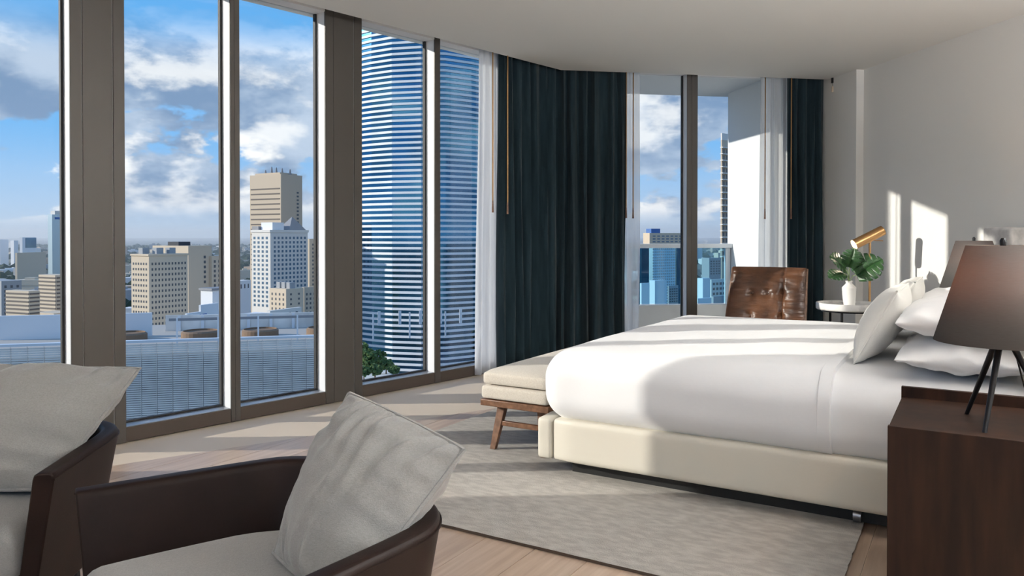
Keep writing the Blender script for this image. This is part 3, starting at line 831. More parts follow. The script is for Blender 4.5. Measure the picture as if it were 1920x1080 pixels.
# ------------------------------------------------------------------ uplighters added out of view as soft fill light for the room
def fill_lamp(x, y, label, power):
    t = thing('added_fill_lamp', label, 'lamp', (x, y, 0), 0, 'added fill lamps')
    MB().lathe([(0, 0), (.15, 0), (.15, .02), (.015, .03), (0, .03)], 32, (x, y, 0)).build('base', m_brass, t, smooth=True)
    MB().tube([(x, y, .02), (x, y, 1.75)], .012, 12).build('pole', m_brass, t, smooth=True)
    MB().lathe([(.02, 1.74), (.10, 1.76), (.20, 1.84), (.205, 1.845), (.10, 1.775), (0, 1.77)], 40, (x, y, 0)).build('bowl', m_brass, t, smooth=True)
    MB().lathe([(0, 1.79), (.09, 1.79), (.09, 1.80), (0, 1.80)], 24, (x, y, 0)).build('diffuser', m_spot, t, smooth=True)
    l = bpy.data.lights.new('fill_light', 'AREA'); l.shape = 'DISK'; l.size = .3; l.energy = power; l.color = (.96, .975, 1)
    o = bpy.data.objects.new('fill_light', l); COL.objects.link(o); o.parent = t; o.location = (0, 0, 1.86); o.rotation_euler = (R(180), 0, 0)
FILL_POWER = 300
fill_lamp(3.4, 1.2, 'added fill light built as a brass uplighter by the white wall behind the nightstand', FILL_POWER * 1.1)
fill_lamp(-3.4, -1.6, 'added fill light built as a brass uplighter behind the leather armchairs', FILL_POWER * .35)
fill_lamp(.6, -2.2, 'added fill light built as a brass uplighter before the added rear window', FILL_POWER * .42)

# ------------------------------------------------------------------ leather lounge chair by the balcony
CX, CYY = 1.985, 6.15
CR = R(-30)
lc = thing('lounge_chair', 'tufted brown leather lounge chair with walnut shell, its back above the bed', 'chair', (CX, CYY, 0), CR)
F = frame((CX, CYY, 0), CR)
def back_pt(a, b, off, curve=.055):
    x = (a - .5) * .63 * (1 - .06 * b)
    z = .40 + .54 * b
    y = .20 + .21 * b - curve * (2 * a - 1) ** 2 + off
    return Vector((x, y, z))
def tuft(a, b):
    u, w = a * 3.0, b * 3.0
    d = 0
    d += .020 * abs(math.sin(math.pi * (a - .71) * 1.0)) ** .35 if False else 0
    seam = math.exp(-((a - .70) / .016) ** 2)
    q = -.030 * seam
    for bx_, by_ in ((.30, .60), (.30, .25), (.70, .60), (.70, .25), (.5, .60)):
        q -= .034 * math.exp(-(((a - bx_) / .05) ** 2 + ((b - by_) / .06) ** 2))
    edge = min(a, 1 - a, b * .9 + .1, 1 - b)
    q += .055 * (1 - math.exp(-edge * 14)) - .04
    q += .012 * noise.noise((a * 6, b * 22, 2)) * (1 if a > .45 else .6)
    return q
mb = MB().grid(49, 41, lambda a, b: back_pt(a, b, -.055 - tuft(a, b)))
mb.grid(49, 41, lambda a, b: back_pt(a, b, .0)); n2_ = 49 * 41
per = [i for i in range(49)] + [49 * j + 48 for j in range(1, 41)] + [49 * 40 + i for i in range(47, -1, -1)] + [49 * j for j in range(39, 0, -1)]
mb.f += [(per[k], per[(k + 1) % len(per)], per[(k + 1) % len(per)] + n2_, per[k] + n2_) for k in range(len(per))]
bk = mb.build('backrest', m_leather2, lc, F, smooth=True, angle=70)
for bx_, by_ in ((.30, .60), (.30, .25), (.70, .60), (.5, .60)):
    c = back_pt(bx_, by_, -.060 - tuft(bx_, by_))
    MB().rbox(c, (.018, .012, .018), .005, 3).build('button', m_leather2, bk, F, smooth=True)
sh = MB().grid(25, 15, lambda a, b: back_pt((a - .5) * 1.05 + .5, b * .98, .012)).build('back_shell', m_walnut, lc, F, smooth=True)
md = sh.modifiers.new('ply', 'SOLIDIFY'); md.thickness = .012; md.offset = 1
MB().rbox((0, -.07, .36), (.58, .56, .13), .05, 10).build('seat', m_leather2, lc, F, smooth=True, angle=80)
MB().rbox((0, -.06, .285), (.60, .56, .03), .012, 6).build('seat_shell', m_walnut, lc, F, smooth=True, angle=80)
for s_ in (-1, 1):
    MB().rbox((s_ * .335, -.02, .50), (.07, .36, .06), .025, 6).build('armrest', m_leather2, lc, F, smooth=True, angle=80)
    MB().box(s_ * .335 - .01, s_ * .335 + .01, -.02, .06, .28, .48).build('arm_support', m_walnut, lc, F)
MB().tube([(0, -.03, .06), (0, -.03, .275)], .03, 14).build('column', m_blackmetal, lc, F, smooth=True)
for k in range(5):
    a = 2 * math.pi * k / 5 + .3
    MB().tube([(0, -.03, .06), (.23 * math.cos(a), -.03 + .23 * math.sin(a), .02)], [.022, .014], 8).build('base_leg', m_blackmetal, lc, F, smooth=True)

# ------------------------------------------------------------------ foreground armchairs
def armchair(label, loc, rz):
    t = thing('armchair', label, 'armchair', loc, rz, 'leather armchairs in the foreground')
    F = frame(loc, rz)
    raw = [(-.425, -.26), (-.385, -.06), (-.345, .14), (-.315, .22), (-.25, .275), (-.14, .30), (0, .308), (.14, .30), (.25, .275), (.315, .22), (.345, .14), (.385, -.06), (.425, -.26)]
    # smooth resample (Catmull-Rom)
    P = [Vector((*p, 0)) for p in raw]; path = []
    for i in range(len(P) - 1):
        p0, p1, p2, p3 = P[max(i - 1, 0)], P[i], P[i + 1], P[min(i + 2, len(P) - 1)]
        for k in range(6):
            q = k / 6
            path.append(.5 * ((2 * p1) + (p2 - p0) * q + (2 * p0 - 5 * p1 + 4 * p2 - p3) * q * q + (3 * p1 - p0 - 3 * p2 + p3) * q ** 3))
    path.append(P[-1]); n = len(path)
    TH = .056
    def prof(k):                       # closed profile: (offset across, height fraction)
        pts = [(-.5, 0), (-.5, .95), (-.44, .98), (-.3, .995), (.3, .995), (.44, .98), (.5, .95), (.5, 0)]
        return pts[k]
    o = []; f = []
    for i, p in enumerate(path):
        d = (path[min(i + 1, n - 1)] - path[max(i - 1, 0)]).normalized(); nn = Vector((d.y, -d.x, 0)) * -1   # outward
        q = abs(2 * i / (n - 1) - 1)
        ztop = .60 + .012 * (1 - q)
        for k in range(8):
            a, h = prof(k)
            z = .20 + (ztop - .20) * h
            tap = 1 - .17 * (1 - h) ** 1.2
            fwd = 1 - .06 * (1 - h)
            b = p + nn * a * TH
            o.append(Vector((b.x * tap, b.y * (tap if b.y > 0 else fwd), z)))
    for i in range(n - 1):
        for k in range(8):
            f.append((i * 8 + k, i * 8 + (k + 1) % 8, (i + 1) * 8 + (k + 1) % 8, (i + 1) * 8 + k))
    f += [tuple(range(7, -1, -1)), tuple((n - 1) * 8 + k for k in range(8))]
    mb = MB().add(o, f); s = mb.build('shell', m_leather, t, F, smooth=True, bevel=.006)
    # stitched seam along the outer upper edge
    seam = [o[i * 8 + 6] * 1.0 for i in range(n)]; MB().tube([Vector((p.x * 1.004, p.y * 1.004, p.z)) for p in seam], .0022, 5).build('welt', m_leather, s, F, smooth=True)
    MB().prism([(-.33, -.24), (.33, -.24), (.29, .10), (.22, .22), (-.22, .22), (-.29, .10)], .21, .29).build('seat_base', m_leather, t, F, bevel=.01)
    def sc(p, rel):
        q = p.copy(); k = 1.0 - .19 * max(0, (p.y + .27) / .52)
        q.x *= k * (1 - .26 * max(0, (p.y - .04) / .195) ** 2)      # back corners follow the shell
        if rel.z > .3: q.z += .022 * max(0, 1 - rel.x ** 2) * max(0, 1 - rel.y ** 4)
        return q
    MB().rbox((0, -.02, .368), (.70, .51, .15), .045, 14, sc).build('seat_cushion', m_linen, t, F, smooth=True, angle=80)
    for x, y in ((-.30, -.21), (.30, -.21), (-.22, .17), (.22, .17)):
        MB().tube([(x * 1.06, y * 1.06, 0), (x, y, .215)], [.010, .015], 10).build('leg', m_blackmetal, t, F, smooth=True)
    return t
a2 = armchair('dark leather armchair whose grey cushion faces the window, beside the rug', (-.559, 1.681, 0), R(-47.4))
a1 = dup(a2, (-1.618, 2.28, 0), R(-4), 'dark leather armchair standing nearest the window post, seen from its arm side', .97)
def scrunch(corners, T, label, seed):
    return cushion('back_cushion', corners, T, m_linen, label, 'cushion', 'grey cushions on the armchairs', piping=.006, seed=seed, wr=.016, edge=-.02, puff=.58, folds=.034, n=64)
scrunch([px(655, 738, 1.925), px(870, 844, 1.645), px(640, 1140, 1.50), px(514, 1036, 1.735)], .22, 'grey linen cushion tilted on the armchair beside the rug', 4)
scrunch([(-1.86, 2.465, .768), (-1.175, 2.42, .782), (-1.350, 2.195, .475), (-1.93, 2.215, .475)], .29, 'wide grey linen cushion on the armchair nearest the window post', 9)

# ================================================================== the city outside
GZ = -60.0
m_ground = M('city_ground', (.10, .115, .085), .95, col2=(.30, .275, .24), nscale=.012, ndetail=12, lo=.42, hi=.60)
m_beige = M('beige_concrete', (.60, .485, .36), .85)
m_tan = M('tan_stucco', (.66, .54, .40), .85)
m_offwhite = M('offwhite_stucco', (.74, .70, .64), .85)
m_whitec = M('white_painted', (.80, .80, .80), .8)
m_greyc = M('grey_building', (.36, .37, .38), .8)
m_win = M('dark_window', (.09, .10, .115), .3)
m_winb = M('bluish_window', (.10, .17, .24), .2, spec=.8)
m_recess = M('dark_strip', (.16, .135, .115), .8)  # even dark brown of the strips along the office floors
m_blueglass = M('blue_curtain_wall', (.035, .15, .27), .06, metal=1.0, col2=(.07, .23, .38), nscale=.05, ndetail=1)
m_paleglass = M('pale_curtain_wall', (.55, .66, .70), .25, metal=.7)
m_bandwhite = M('white_slab_band', (.88, .88, .88), .7)
m_louver = M('grey_louver', (.62, .58, .53), .5, col2=(.88, .83, .76), nscale=.35, ndetail=3)
m_dark = M('dark_void', (.05, .055, .065), .8)
m_roofgravel = M('roof_gravel', (.46, .42, .37), .95)
m_brownfan = M('rusty_brown', (.24, .15, .09), .8)
m_tree = M('tree_canopy', (.035, .075, .022), .9, col2=(.12, .19, .05), nscale=1.6, ndetail=4)
m_fartree = M('far_tree_canopy', (.035, .060, .028), .95, rnd=.2)
m_signblue = M('blue_sign', (.06, .16, .42), .6)
m_slate = M('grey_roof', (.27, .27, .28), .7)

struct(MB().add([(-14000, -3000, GZ), (14000, -3000, GZ), (14000, 24000, GZ), (-14000, 24000, GZ)], [(0, 1, 2, 3)]).build('ground', m_ground))

def zpx(y, Y): return px(960, y, Y).z
BLDS = []
class Bld:
    """corner building: left face from column xL to xM, right face from xM to xR, near edge at distance Y"""
    def __init__(s, xL, xM, xR, ytop, Y, th, zb=GZ):
        P = Vector(((xM - 960) / FPX * Y, Y)); s.P = P
        c, n = math.cos(th), math.sin(th)
        rL, rR = (xL - 960) / FPX, (xR - 960) / FPX
        s.l = (P.x - rL * P.y) / (c + rL * n); s.m = (rR * P.y - P.x) / (n - rR * c)
        s.dl = Vector((-c, n)); s.dr = Vector((n, c)); s.z1 = zpx(ytop, Y); s.z0 = zb; s.Y = Y
        s.c = P + s.dl * s.l / 2 + s.dr * s.m / 2; BLDS.append(s)
    def p(s, a, b): return s.P + s.dl * s.l * a + s.dr * s.m * b
    def foot(s): return [tuple(s.p(0, 0)), tuple(s.p(0, 1)), tuple(s.p(1, 1)), tuple(s.p(1, 0))]
    def body(s): return MB().prism(s.foot(), s.z0, s.z1)
    def facebox(s, mb, face, a0, a1, z0, z1, out=.25, inn=.1):
        d = s.dl if face == 'L' else s.dr; L = s.l if face == 'L' else s.m
        nrm = -s.dr if face == 'L' else -s.dl
        o = s.P + d * L * a0 - nrm * inn
        mb.obox((o.x, o.y, z0), (d.x * L * (a1 - a0), d.y * L * (a1 - a0), 0), (nrm.x * (out + inn), nrm.y * (out + inn), 0), (0, 0, z1 - z0))
    def windows(s, face, cols, rows, ytop, ybot, wf=.5, hf=.5, a0=.05, a1=.95, out=.06):
        mb = MB(); zt, zb = zpx(ytop, s.Y), zpx(ybot, s.Y)
        for r in range(rows):
            for c in range(cols):
                w = (a1 - a0) / cols; h = (zt - zb) / rows
                x = a0 + w * (c + .5); z = zt - h * (r + .5)
                s.facebox(mb, face, x - w * wf / 2, x + w * wf / 2, z - h * hf / 2, z + h * hf / 2, out)
        return mb
    def thing(s, name, label, cat='building', group=None):
        t = thing(name, label, cat, (s.c.x, s.c.y, s.z0), 0, group); return t
def part(mb, name, mat, t, stuff=False):
    o = mb.build(name, mat, t)
    if stuff: o['kind'] = 'stuff'
    return o

# tall beige tower
b = Bld(469, 527, 567, 326, 480, R(30)); t = b.thing('office_tower', 'tall beige tower with thin dark floor stripes and rooftop antennas')
part(b.body(), 'body', m_beige, t)
for k in range(17):
    mb = MB(); z = zpx(352 + k * 9.6, b.Y); b.facebox(mb, 'L', .03, .97, z - .85, z, .12); part(mb, 'window_strip', m_recess, t)
part(b.windows('R', 1, 14, 356, 455, .12 / .2, .5, .70, .86), 'windows', m_win, t, True)
for a, q, h in ((.7, .3, 6), (.5, .3, 9), (.35, .3, 8), (.2, .35, 7), (.05, .5, 6)):
    p = b.p(a, q); part(MB().tube([(p.x, p.y, b.z1), (p.x, p.y, b.z1 + h * .6)], [1.0, .3], 6), 'antenna', m_slate, t)
part(MB().prism([tuple(b.p(x, y)) for x, y in ((.1, .1), (.1, .9), (.9, .9), (.9, .1))], b.z1, b.z1 + 1.2), 'parapet', m_beige, t)

# white hotel with pyramid roof
b = Bld(472, 507, 577, 433, 330, R(33)); t = b.thing('hotel_tower', 'white block with window grid and grey pyramid roof before the beige tower')
part(b.body(), 'body', m_offwhite, t)
part(b.windows('L', 4, 16, 442, 578, .48, .55, .08, .96), 'windows', m_winb, t, True)
part(b.windows('R', 9, 14, 442, 560, .48, .55, .06, .97), 'windows', m_winb, t, True)
f = [b.p(-.02, -.02), b.p(-.02, 1.02), b.p(1.02, 1.02), b.p(1.02, -.02)]
part(MB().prism([tuple(q) for q in f], b.z1 - .6, b.z1 + .5), 'cornice', m_offwhite, t)
q = [b.p(.05, .52), b.p(.05, .98), b.p(.7, .98), b.p(.7, .52)]; ctr = b.p(.35, .75)
part(MB().add([(*v, b.z1 + .5) for v in q] + [(ctr.x, ctr.y, zpx(406, 345))], [(0, 1, 4), (1, 2, 4), (2, 3, 4), (3, 0, 4), (3, 2, 1, 0)]), 'pyramid_roof', m_slate, t)
part(MB().prism([tuple(b.p(x, y)) for x, y in ((.2, .15), (.2, .45), (.8, .45), (.8, .15))], b.z1, zpx(417, 335)), 'plant_room', m_whitec, t)
part(MB().prism([tuple(b.p(x, y)) for x, y in ((.85, .1), (.85, .3), (1.2, .3), (1.2, .1))], b.z1, zpx(424, 335)), 'cooling_unit', m_slate, t)

# smaller blocks beneath the hotel
b = Bld(505, 536, 569, 542, 250, R(35)); t = b.thing('apartment_block', 'small tan block with arched top windows below the white hotel')
part(b.body(), 'body', m_tan, t); part(b.windows('L', 4, 4, 548, 585, .32, .5), 'windows', m_win, t, True); part(b.windows('R', 2, 4, 548, 585, .2, .4), 'windows', m_win, t, True)
for x in (.2, .5, .8): part(MB().prism([tuple(b.p(x - .1, .3)), tuple(b.p(x - .1, .6)), tuple(b.p(x + .1, .6)), tuple(b.p(x + .1, .3))], b.z1, b.z1 + 2), 'roof_unit', m_greyc, t)
b = Bld(566, 570, 600, 539, 262, R(28)); t = b.thing('apartment_block', 'narrow brown block with small windows beside the small tan block')
part(b.body(), 'body', m_beige, t); part(b.windows('R', 4, 6, 548, 600, .4, .5), 'windows', m_win, t, True)
b = Bld(576, 580, 640, 448, 420, R(25)); t = b.thing('apartment_block', 'beige high block behind the white hotel, mostly hidden by the post')
part(b.body(), 'body', m_tan, t); part(b.windows('R', 8, 14, 455, 560, .4, .5), 'windows', m_win, t, True)

# beige office with window grid
b = Bld(246, 279, 352, 480, 215, R(30)); t = b.thing('office_block', 'beige block with tight rows of small square windows')
part(b.body(), 'body', m_tan, t)
part(b.windows('L', 6, 12, 490, 612, .45, .42, .08, .95), 'windows', m_win, t, True)
part(b.windows('R', 11, 12, 490, 614, .42, .45, .04, .97), 'windows', m_win, t, True)
part(MB().prism([tuple(b.p(x, y)) for x, y in ((-.02, -.02), (-.02, 1.02), (1.02, 1.02), (1.02, -.02))], b.z1, b.z1 + .5), 'parapet', m_tan, t)
for x, y in ((.3, .35), (.6, .5), (.45, .75), (.75, .2)):
    part(MB().prism([tuple(b.p(x - .12, y - .08)), tuple(b.p(x - .12, y + .08)), tuple(b.p(x + .12, y + .08)), tuple(b.p(x + .12, y - .08))], b.z1 + .5, b.z1 + 2.2), 'roof_unit', m_greyc, t)
b = Bld(286, 353, 397, 461, 268, R(30)); t = b.thing('office_block', 'taller plain beige slab behind the grid-windowed block')
part(b.body(), 'body', m_tan, t); part(b.windows('R', 1, 6, 478, 535, .5, .55, .60, .78), 'windows', m_win, t, True)
part(MB().prism([tuple(b.p(x, y)) for x, y in ((.4, .2), (.4, .7), (.7, .7), (.7, .2))], b.z1, b.z1 + 1.4), 'roof_unit', m_dark, t)
b = Bld(393, 397, 424, 480, 275, R(30)); t = b.thing('office_block', 'beige wing with two columns of dark windows beside the plain slab')
part(b.body(), 'body', m_tan, t); part(b.windows('R', 3, 6, 486, 540, .4, .55), 'windows', m_win, t, True)
b = Bld(376, 398, 440, 545, 205, R(30)); t = b.thing('pale_annex', 'pale blue-grey annex with flat overhanging roof between the beige blocks')
part(b.body(), 'body', m_whitec, t)
part(MB().prism([tuple(b.p(x, y)) for x, y in ((-.06, -.06), (-.06, 1.06), (1.06, 1.06), (1.06, -.06))], b.z1, b.z1 + .6), 'roof_slab', m_slate, t)

# white low building with blue sign
b = Bld(346, 350, 432, 588, 150, R(15)); t = b.thing('low_commercial_building', 'low white building with blue lettering along its roof edge')
part(b.body(), 'body', m_whitec, t)
mb = MB()
for k in range(5): b.facebox(mb, 'R', .03 + k * .2, .16 + k * .2, zpx(610, 150), zpx(602, 150), .05)
part(mb, 'window_bays', m_brownfan, t, True)
mb = MB(); rr = random.Random(4)
x = .03
for k in range(16):
    w = rr.uniform(.012, .02)
    if k not in (4, 6, 11): b.facebox(mb, 'R', x, x + w, zpx(597.5, 150), zpx(593, 150), .12)
    x += w + .010
part(mb, 'sign_lettering', m_signblue, t, True)
part(MB().prism([tuple(b.p(x, y)) for x, y in ((0, .3), (0, .7), (1, .7), (1, .3))], b.z1, b.z1 + 1.3), 'roof_unit', m_whitec, t)
for i, (a, c, e, yt, Y, mt, lb) in enumerate([(420, 424, 474, 600, 170, m_whitec, 'white low warehouse beyond the garage roof deck, beside the pale cube'),
                                               (450, 492, 520, 591, 160, m_whitec, 'white flat-roofed shed with slot windows below the hotel'),
                                               (500, 506, 565, 583, 185, m_offwhite, 'cream flat-roofed shed beside the white shed'),
                                               (425, 440, 470, 527, 300, m_whitec, 'pale windowless cube beside the foot of the white hotel')]):
    b = Bld(a, c, e, yt, Y, R(25)); t = b.thing('low_building', lb)
    part(b.body(), 'body', mt, t)
    part(b.windows('R', 4, 1, yt + 6, yt + 16, .3, .8), 'windows', m_win, t, True)

# left pane buildings
b = Bld(90, 98, 132, 402, 620, R(25)); t = b.thing('office_tower', 'tall pale glass tower with stepped crown behind the tan banded office')
part(b.body(), 'body', m_paleglass, t); part(MB().prism([tuple(b.p(x, y)) for x, y in ((.0, .15), (0, 1), (1, 1), (1, .15))], b.z1, b.z1 + 3), 'crown', m_offwhite, t)
mb = MB(); b.facebox(mb, 'R', .15, .45, zpx(411, 620), zpx(407, 620), .3); part(mb, 'roof_sign', m_signblue, t)
def banded(xL, xM, xR, yt, Y, th, n, ybot, label, base=None):
    b = Bld(xL, xM, xR, yt, Y, th); t = b.thing('office_block', label)
    part(b.body(), 'body', m_tan, t)
    h = (ybot - yt) / n
    for k in range(n):
        for fc in 'LR':
            mb = MB(); b.facebox(mb, fc, -.005 if fc == 'L' else .08, 1.005 if fc == 'L' else .95, zpx(yt + h * (k + .95), Y), zpx(yt + h * (k + .55), Y), .12)
            part(mb, 'window_strip', m_recess, t)
    return b, t
banded(72, 103, 132, 516, 240, R(27), 10, 588, 'tan banded office tower with open loggia floor beside the post')
b, t = banded(10, 53, 74, 546, 210, R(24), 9, 612, 'cream banded office block with slanted white floor edges')
b = Bld(63, 100, 140, 588, 225, R(27)); t = b.thing('low_building', 'tan podium with ribbed walls under the banded tower')
part(b.body(), 'body', m_tan, t)
b = Bld(-40, 2, 40, 527, 320, R(35)); t = b.thing('office_block', 'grey slab in shade behind the cream banded block')
part(b.body(), 'body', m_greyc, t); part(b.windows('R', 3, 8, 534, 600, .4, .6), 'windows', m_win, t, True)
b = Bld(28, 32, 86, 474, 900, R(10)); t = b.thing('office_block', 'long low tan building far beyond the trees'); part(b.body(), 'body', m_tan, t)
b = Bld(37, 42, 68, 445, 1500, R(10)); t = b.thing('office_tower', 'white edged bluish slab tower on the horizon'); part(b.body(), 'body', m_whitec, t)
part(b.windows('R', 1, 1, 446, 465, 1, 1, .2, 1), 'glazing', m_blueglass, t)
b = Bld(-6, 0, 16, 449, 1500, R(20)); t = b.thing('office_tower', 'paired white tower on the horizon beside the slim round-topped one'); part(b.body(), 'body', m_whitec, t)
b = Bld(20, 26, 34, 451, 1450, R(20)); t = b.thing('office_tower', 'slim round-topped white tower on the horizon'); part(b.body(), 'body', m_whitec, t)
# elevated guideway
p0, p1 = px(-60, 624, 128), px(140, 604, 140)
t = thing('elevated_guideway', 'grey elevated rail guideway on piers crossing below the cream block', 'guideway', (p0.x, p0.y, GZ))
d = (p1 - p0); nn = Vector((-d.y, d.x, 0)).normalized() * 3
MB().obox(p0 - Vector((0, 0, 1.0)), d, nn, (0, 0, 1.0)).build('deck', m_greyc, t)
for k in range(5):
    q = p0 + d * (k + .3) / 5
    MB().obox((q.x, q.y, GZ), (1.2, 0, 0), (0, 1.2, 0), (0, 0, q.z - GZ - 1)).build('pier', m_concrete, t)

# ------------------------------------------------------------------ garage with louvered front
GA, GB = px(-140, 652, 50.0), px(640, 631, 56.4)
gd_ = (GB - GA); gd_.z = 0; GL = gd_.length; gu = gd_.normalized(); go = Vector((gu.y, -gu.x, 0))
GTOP = -6.0
t = thing('parking_garage', 'louvered grey parking structure with open roof deck below the windows', 'building', (GA.x + gd_.x / 2, GA.y + 8, GZ))
def gp(a, n, z): q = GA + gu * a + go * n; return Vector((q.x, q.y, z))
MB().prism([tuple(gp(0, -.3, 0).xy), tuple(gp(GL, -.3, 0).xy), tuple(gp(GL, -19, 0).xy), tuple(gp(0, -19, 0).xy)], GZ, GTOP - 1.1).build('body', m_dark, t)
MB().prism([tuple(gp(0, -.2, 0).xy), tuple(gp(GL, -.2, 0).xy), tuple(gp(GL, -19, 0).xy), tuple(gp(0, -19, 0).xy)], GTOP - 1.1, GTOP - 1.0).build('roof_deck', m_roofgravel, t)
o = MB().obox(gp(0, -.25, GTOP - .16), gu * GL, go * .45, (0, 0, .16)).build('coping', m_alu, t)
PWD = 1.0; NP = int(GL / PWD)
base = None
for k in range(NP):
    if base is None:
        mb = MB(); z = -.3
        while z > -9.5:
            mb.obox((0, 0, z - .10), (PWD - .02, 0, 0), (0, .06, -.0), (0, 0, .115)); z -= .15
        mb.obox((PWD - .05, -.05, -9.6), (.03, 0, 0), (0, .05, 0), (0, 0, 9.4))
        me = bpy.data.meshes.new('louver_panel'); me.from_pydata(mb.v, [], mb.f); me.materials.append(m_louver); base = me
    o = bpy.data.objects.new('louver_panel', base); COL.objects.link(o); o.parent = t
    q = gp(k * PWD, .12, GTOP) - t.location
    o.location = q; o.rotation_euler = (0, 0, math.atan2(gu.y, gu.x))
# roof rail, screen wall, fan drums
MB().obox(gp(14, -4.2, GTOP + .85), gu * (GL - 14), go * .10, (0, 0, .20)).build('rail', m_slate, t)
for k in range(9): MB().obox(gp(14.5 + k * 2.9, -4.15, GTOP - 1.0), gu * .12, go * .06, (0, 0, 2.1)).build('rail_post', m_alu, t)
MB().obox(gp(12, -14.0, GTOP - 1.0), gu * (GL - 12), go * .2, (0, 0, 1.35)).build('screen_wall', m_louver, t)
for k in range(14): MB().obox(gp(13 + k * 1.9, -13.7, GTOP - 1.0), gu * .25, go * .1, (0, 0, 1.3)).build('screen_post', m_alu, t)
MB().obox(gp(0, -11, GTOP - 1.0), gu * 11.5, go * .3, (0, 0, 1.9)).build('parapet', m_whitec, t)
for a in (10.2, 15.6, 20.2, 25.3):
    c = gp(a, -8.3, GTOP - 1.0)
    MB().lathe([(1.45, 0), (1.45, .5), (1.3, .62), (1.3, .5), (.25, .42), (0, .5)], 28, c).build('fan_drum', m_brownfan, t)

# ------------------------------------------------------------------ banded glass tower
plan = [(606, 372), (640, 350), (697, 337), (736, 331), (790, 328), (836, 330), (884, 337), (940, 350), (985, 372)]
pts2 = [Vector(((x - 960) / FPX * Y, Y)) for x, Y in plan]
c0 = Vector((-38, 372))
back = [Vector((2, 396)), Vector((-80, 396))]
poly = pts2 + back
t = thing('glass_tower', 'rounded blue glass skyscraper wrapped in white horizontal slab bands', 'building', (c0.x, c0.y, GZ))
TOPZ = 190
for i in range(len(pts2) - 1):
    a, b_ = pts2[i], pts2[i + 1]; d = (b_ - a); nn = Vector((-d.y, d.x)).normalized() * 2
    MB().prism([tuple(a), tuple(b_), tuple(b_ + nn), tuple(a + nn)], GZ, TOPZ).build('glass_facet', m_blueglass, t)
MB().prism([tuple(c0 + (p - c0) * .96) for p in poly], GZ, TOPZ).build('core', m_dark, t)
ring = [tuple(c0 + (p - c0) * 1.012) for p in poly]
PIT = 10.35 / FPX * 331
ringme = None
k = 0; z = zpx(705, 331) - 2 * PIT
while z < TOPZ:
    if ringme is None:
        mb = MB().prism([(p[0] - c0.x, p[1] - c0.y) for p in ring], 0, PIT * .42)
        ringme = bpy.data.meshes.new('slab_band'); ringme.from_pydata(mb.v, [], mb.f); ringme.materials.append(m_bandwhite)
    o = bpy.data.objects.new('slab_band', ringme); COL.objects.link(o); o.parent = t; o.location = (0, 0, z - GZ); z += PIT
# podium and trees at its foot
pz = zpx(716, 101)
pd = MB().prism([tuple(px(x, 600, Y).xy) for x, Y in ((655, 101), (745, 101), (748, 112), (640, 112))], pz - 6, pz).build('podium_roof', m_whitec)
tag(pd, 'white podium roof edge under the small trees by the glass tower', 'building')
def blobtree(name, c, r, h, label, group, seed, n=150):
    rr = random.Random(seed); t = thing(name, label, 'tree', (c.x, c.y, c.z), 0, group)
    MB().tube([c, c + Vector((0, 0, h * .5))], [.12 * r, .06 * r], 6).build('trunk', m_brownfan, t)
    mb = MB()
    for k in range(n):
        d = Vector((rr.gauss(0, 1), rr.gauss(0, 1), rr.gauss(0, 1))).normalized() * rr.uniform(.45, 1)
        p = c + Vector((d.x * r, d.y * r, h * .62 + d.z * h * .38))
        s = r * rr.uniform(.16, .30); a = Vector((rr.uniform(-1, 1), rr.uniform(-1, 1), rr.uniform(-1, 1))).normalized(); b = a.orthogonal().normalized(); e = a.cross(b)
        mb.add([p + a * s, p + b * s, p + e * s, p - a * s, p - b * s, p - e * s], [(0, 1, 2), (1, 3, 2), (3, 4, 2), (4, 0, 2), (1, 0, 5), (3, 1, 5), (4, 3, 5), (0, 4, 5)])
    mb.build('foliage', m_tree, t)
PODL = ['tallest leafy tree on the white podium, half hidden by the wide window post', 'tall leafy tree second from the window post on the white podium',
        'mid-height leafy tree in the middle of the podium row before the glass tower', 'low leafy tree near the thin end of the podium row',
        'smallest bushy tree alone at the thin end of the podium row', 'low shrubby tree at the white podium edge in front of the mid-height tree',
        'low shrubby tree at the white podium edge in front of the tallest tree']
for i, (x, Y, r, h) in enumerate([(677, 110.0, 1.25, 4.0), (692, 106.6, 1.25, 3.5), (711, 110.2, 1.05, 2.9), (724, 107.0, .95, 2.1), (739, 104.4, .85, 1.6), (703, 103.6, 1.05, 1.9), (682, 102.4, .85, 1.8)]):
    q = px(x, 600, Y); blobtree('tree', Vector((q.x, q.y, pz)), r, h, PODL[i], 'podium trees', 40 + i)

# ------------------------------------------------------------------ view from the balcony
b = Bld(1206, 1218, 1300, 437, 420, R(60)); t = b.thing('apartment_block', 'cream roofline building with small windows above the balcony rail')
part(b.body(), 'body', m_tan, t); part(b.windows('R', 9, 3, 440, 456, .6, .45), 'windows', m_winb, t, True)
part(MB().prism([tuple(b.p(x, y)) for x, y in ((.1, .05), (.1, .25), (.9, .25), (.9, .05))], b.z1, b.z1 + 2.4), 'roof_unit', m_signblue, t)
b = Bld(1217, 1224, 1266, 462, 180, R(55)); t = b.thing('glass_block', 'pale blue glazed tower seen through the balcony rail'); part(b.body(), 'body', m_paleglass, t)
mb = MB()
for k in range(22): b.facebox(mb, 'R', .0, 1, zpx(464 + k * 5.2, 180) - .25, zpx(464 + k * 5.2, 180), .08)
part(mb, 'floor_lines', m_bandwhite, t, True)
mb = MB()
for k in range(11): b.facebox(mb, 'R', .05 + k * .09, .065 + k * .09, GZ, b.z1, .1)
part(mb, 'fins', m_bandwhite, t, True)
b = Bld(1196, 1203, 1218, 463, 215, R(55)); t = b.thing('glass_block', 'dark blue glazed slab between sheer curtain and pale glazed tower'); part(b.body(), 'body', m_blueglass, t)
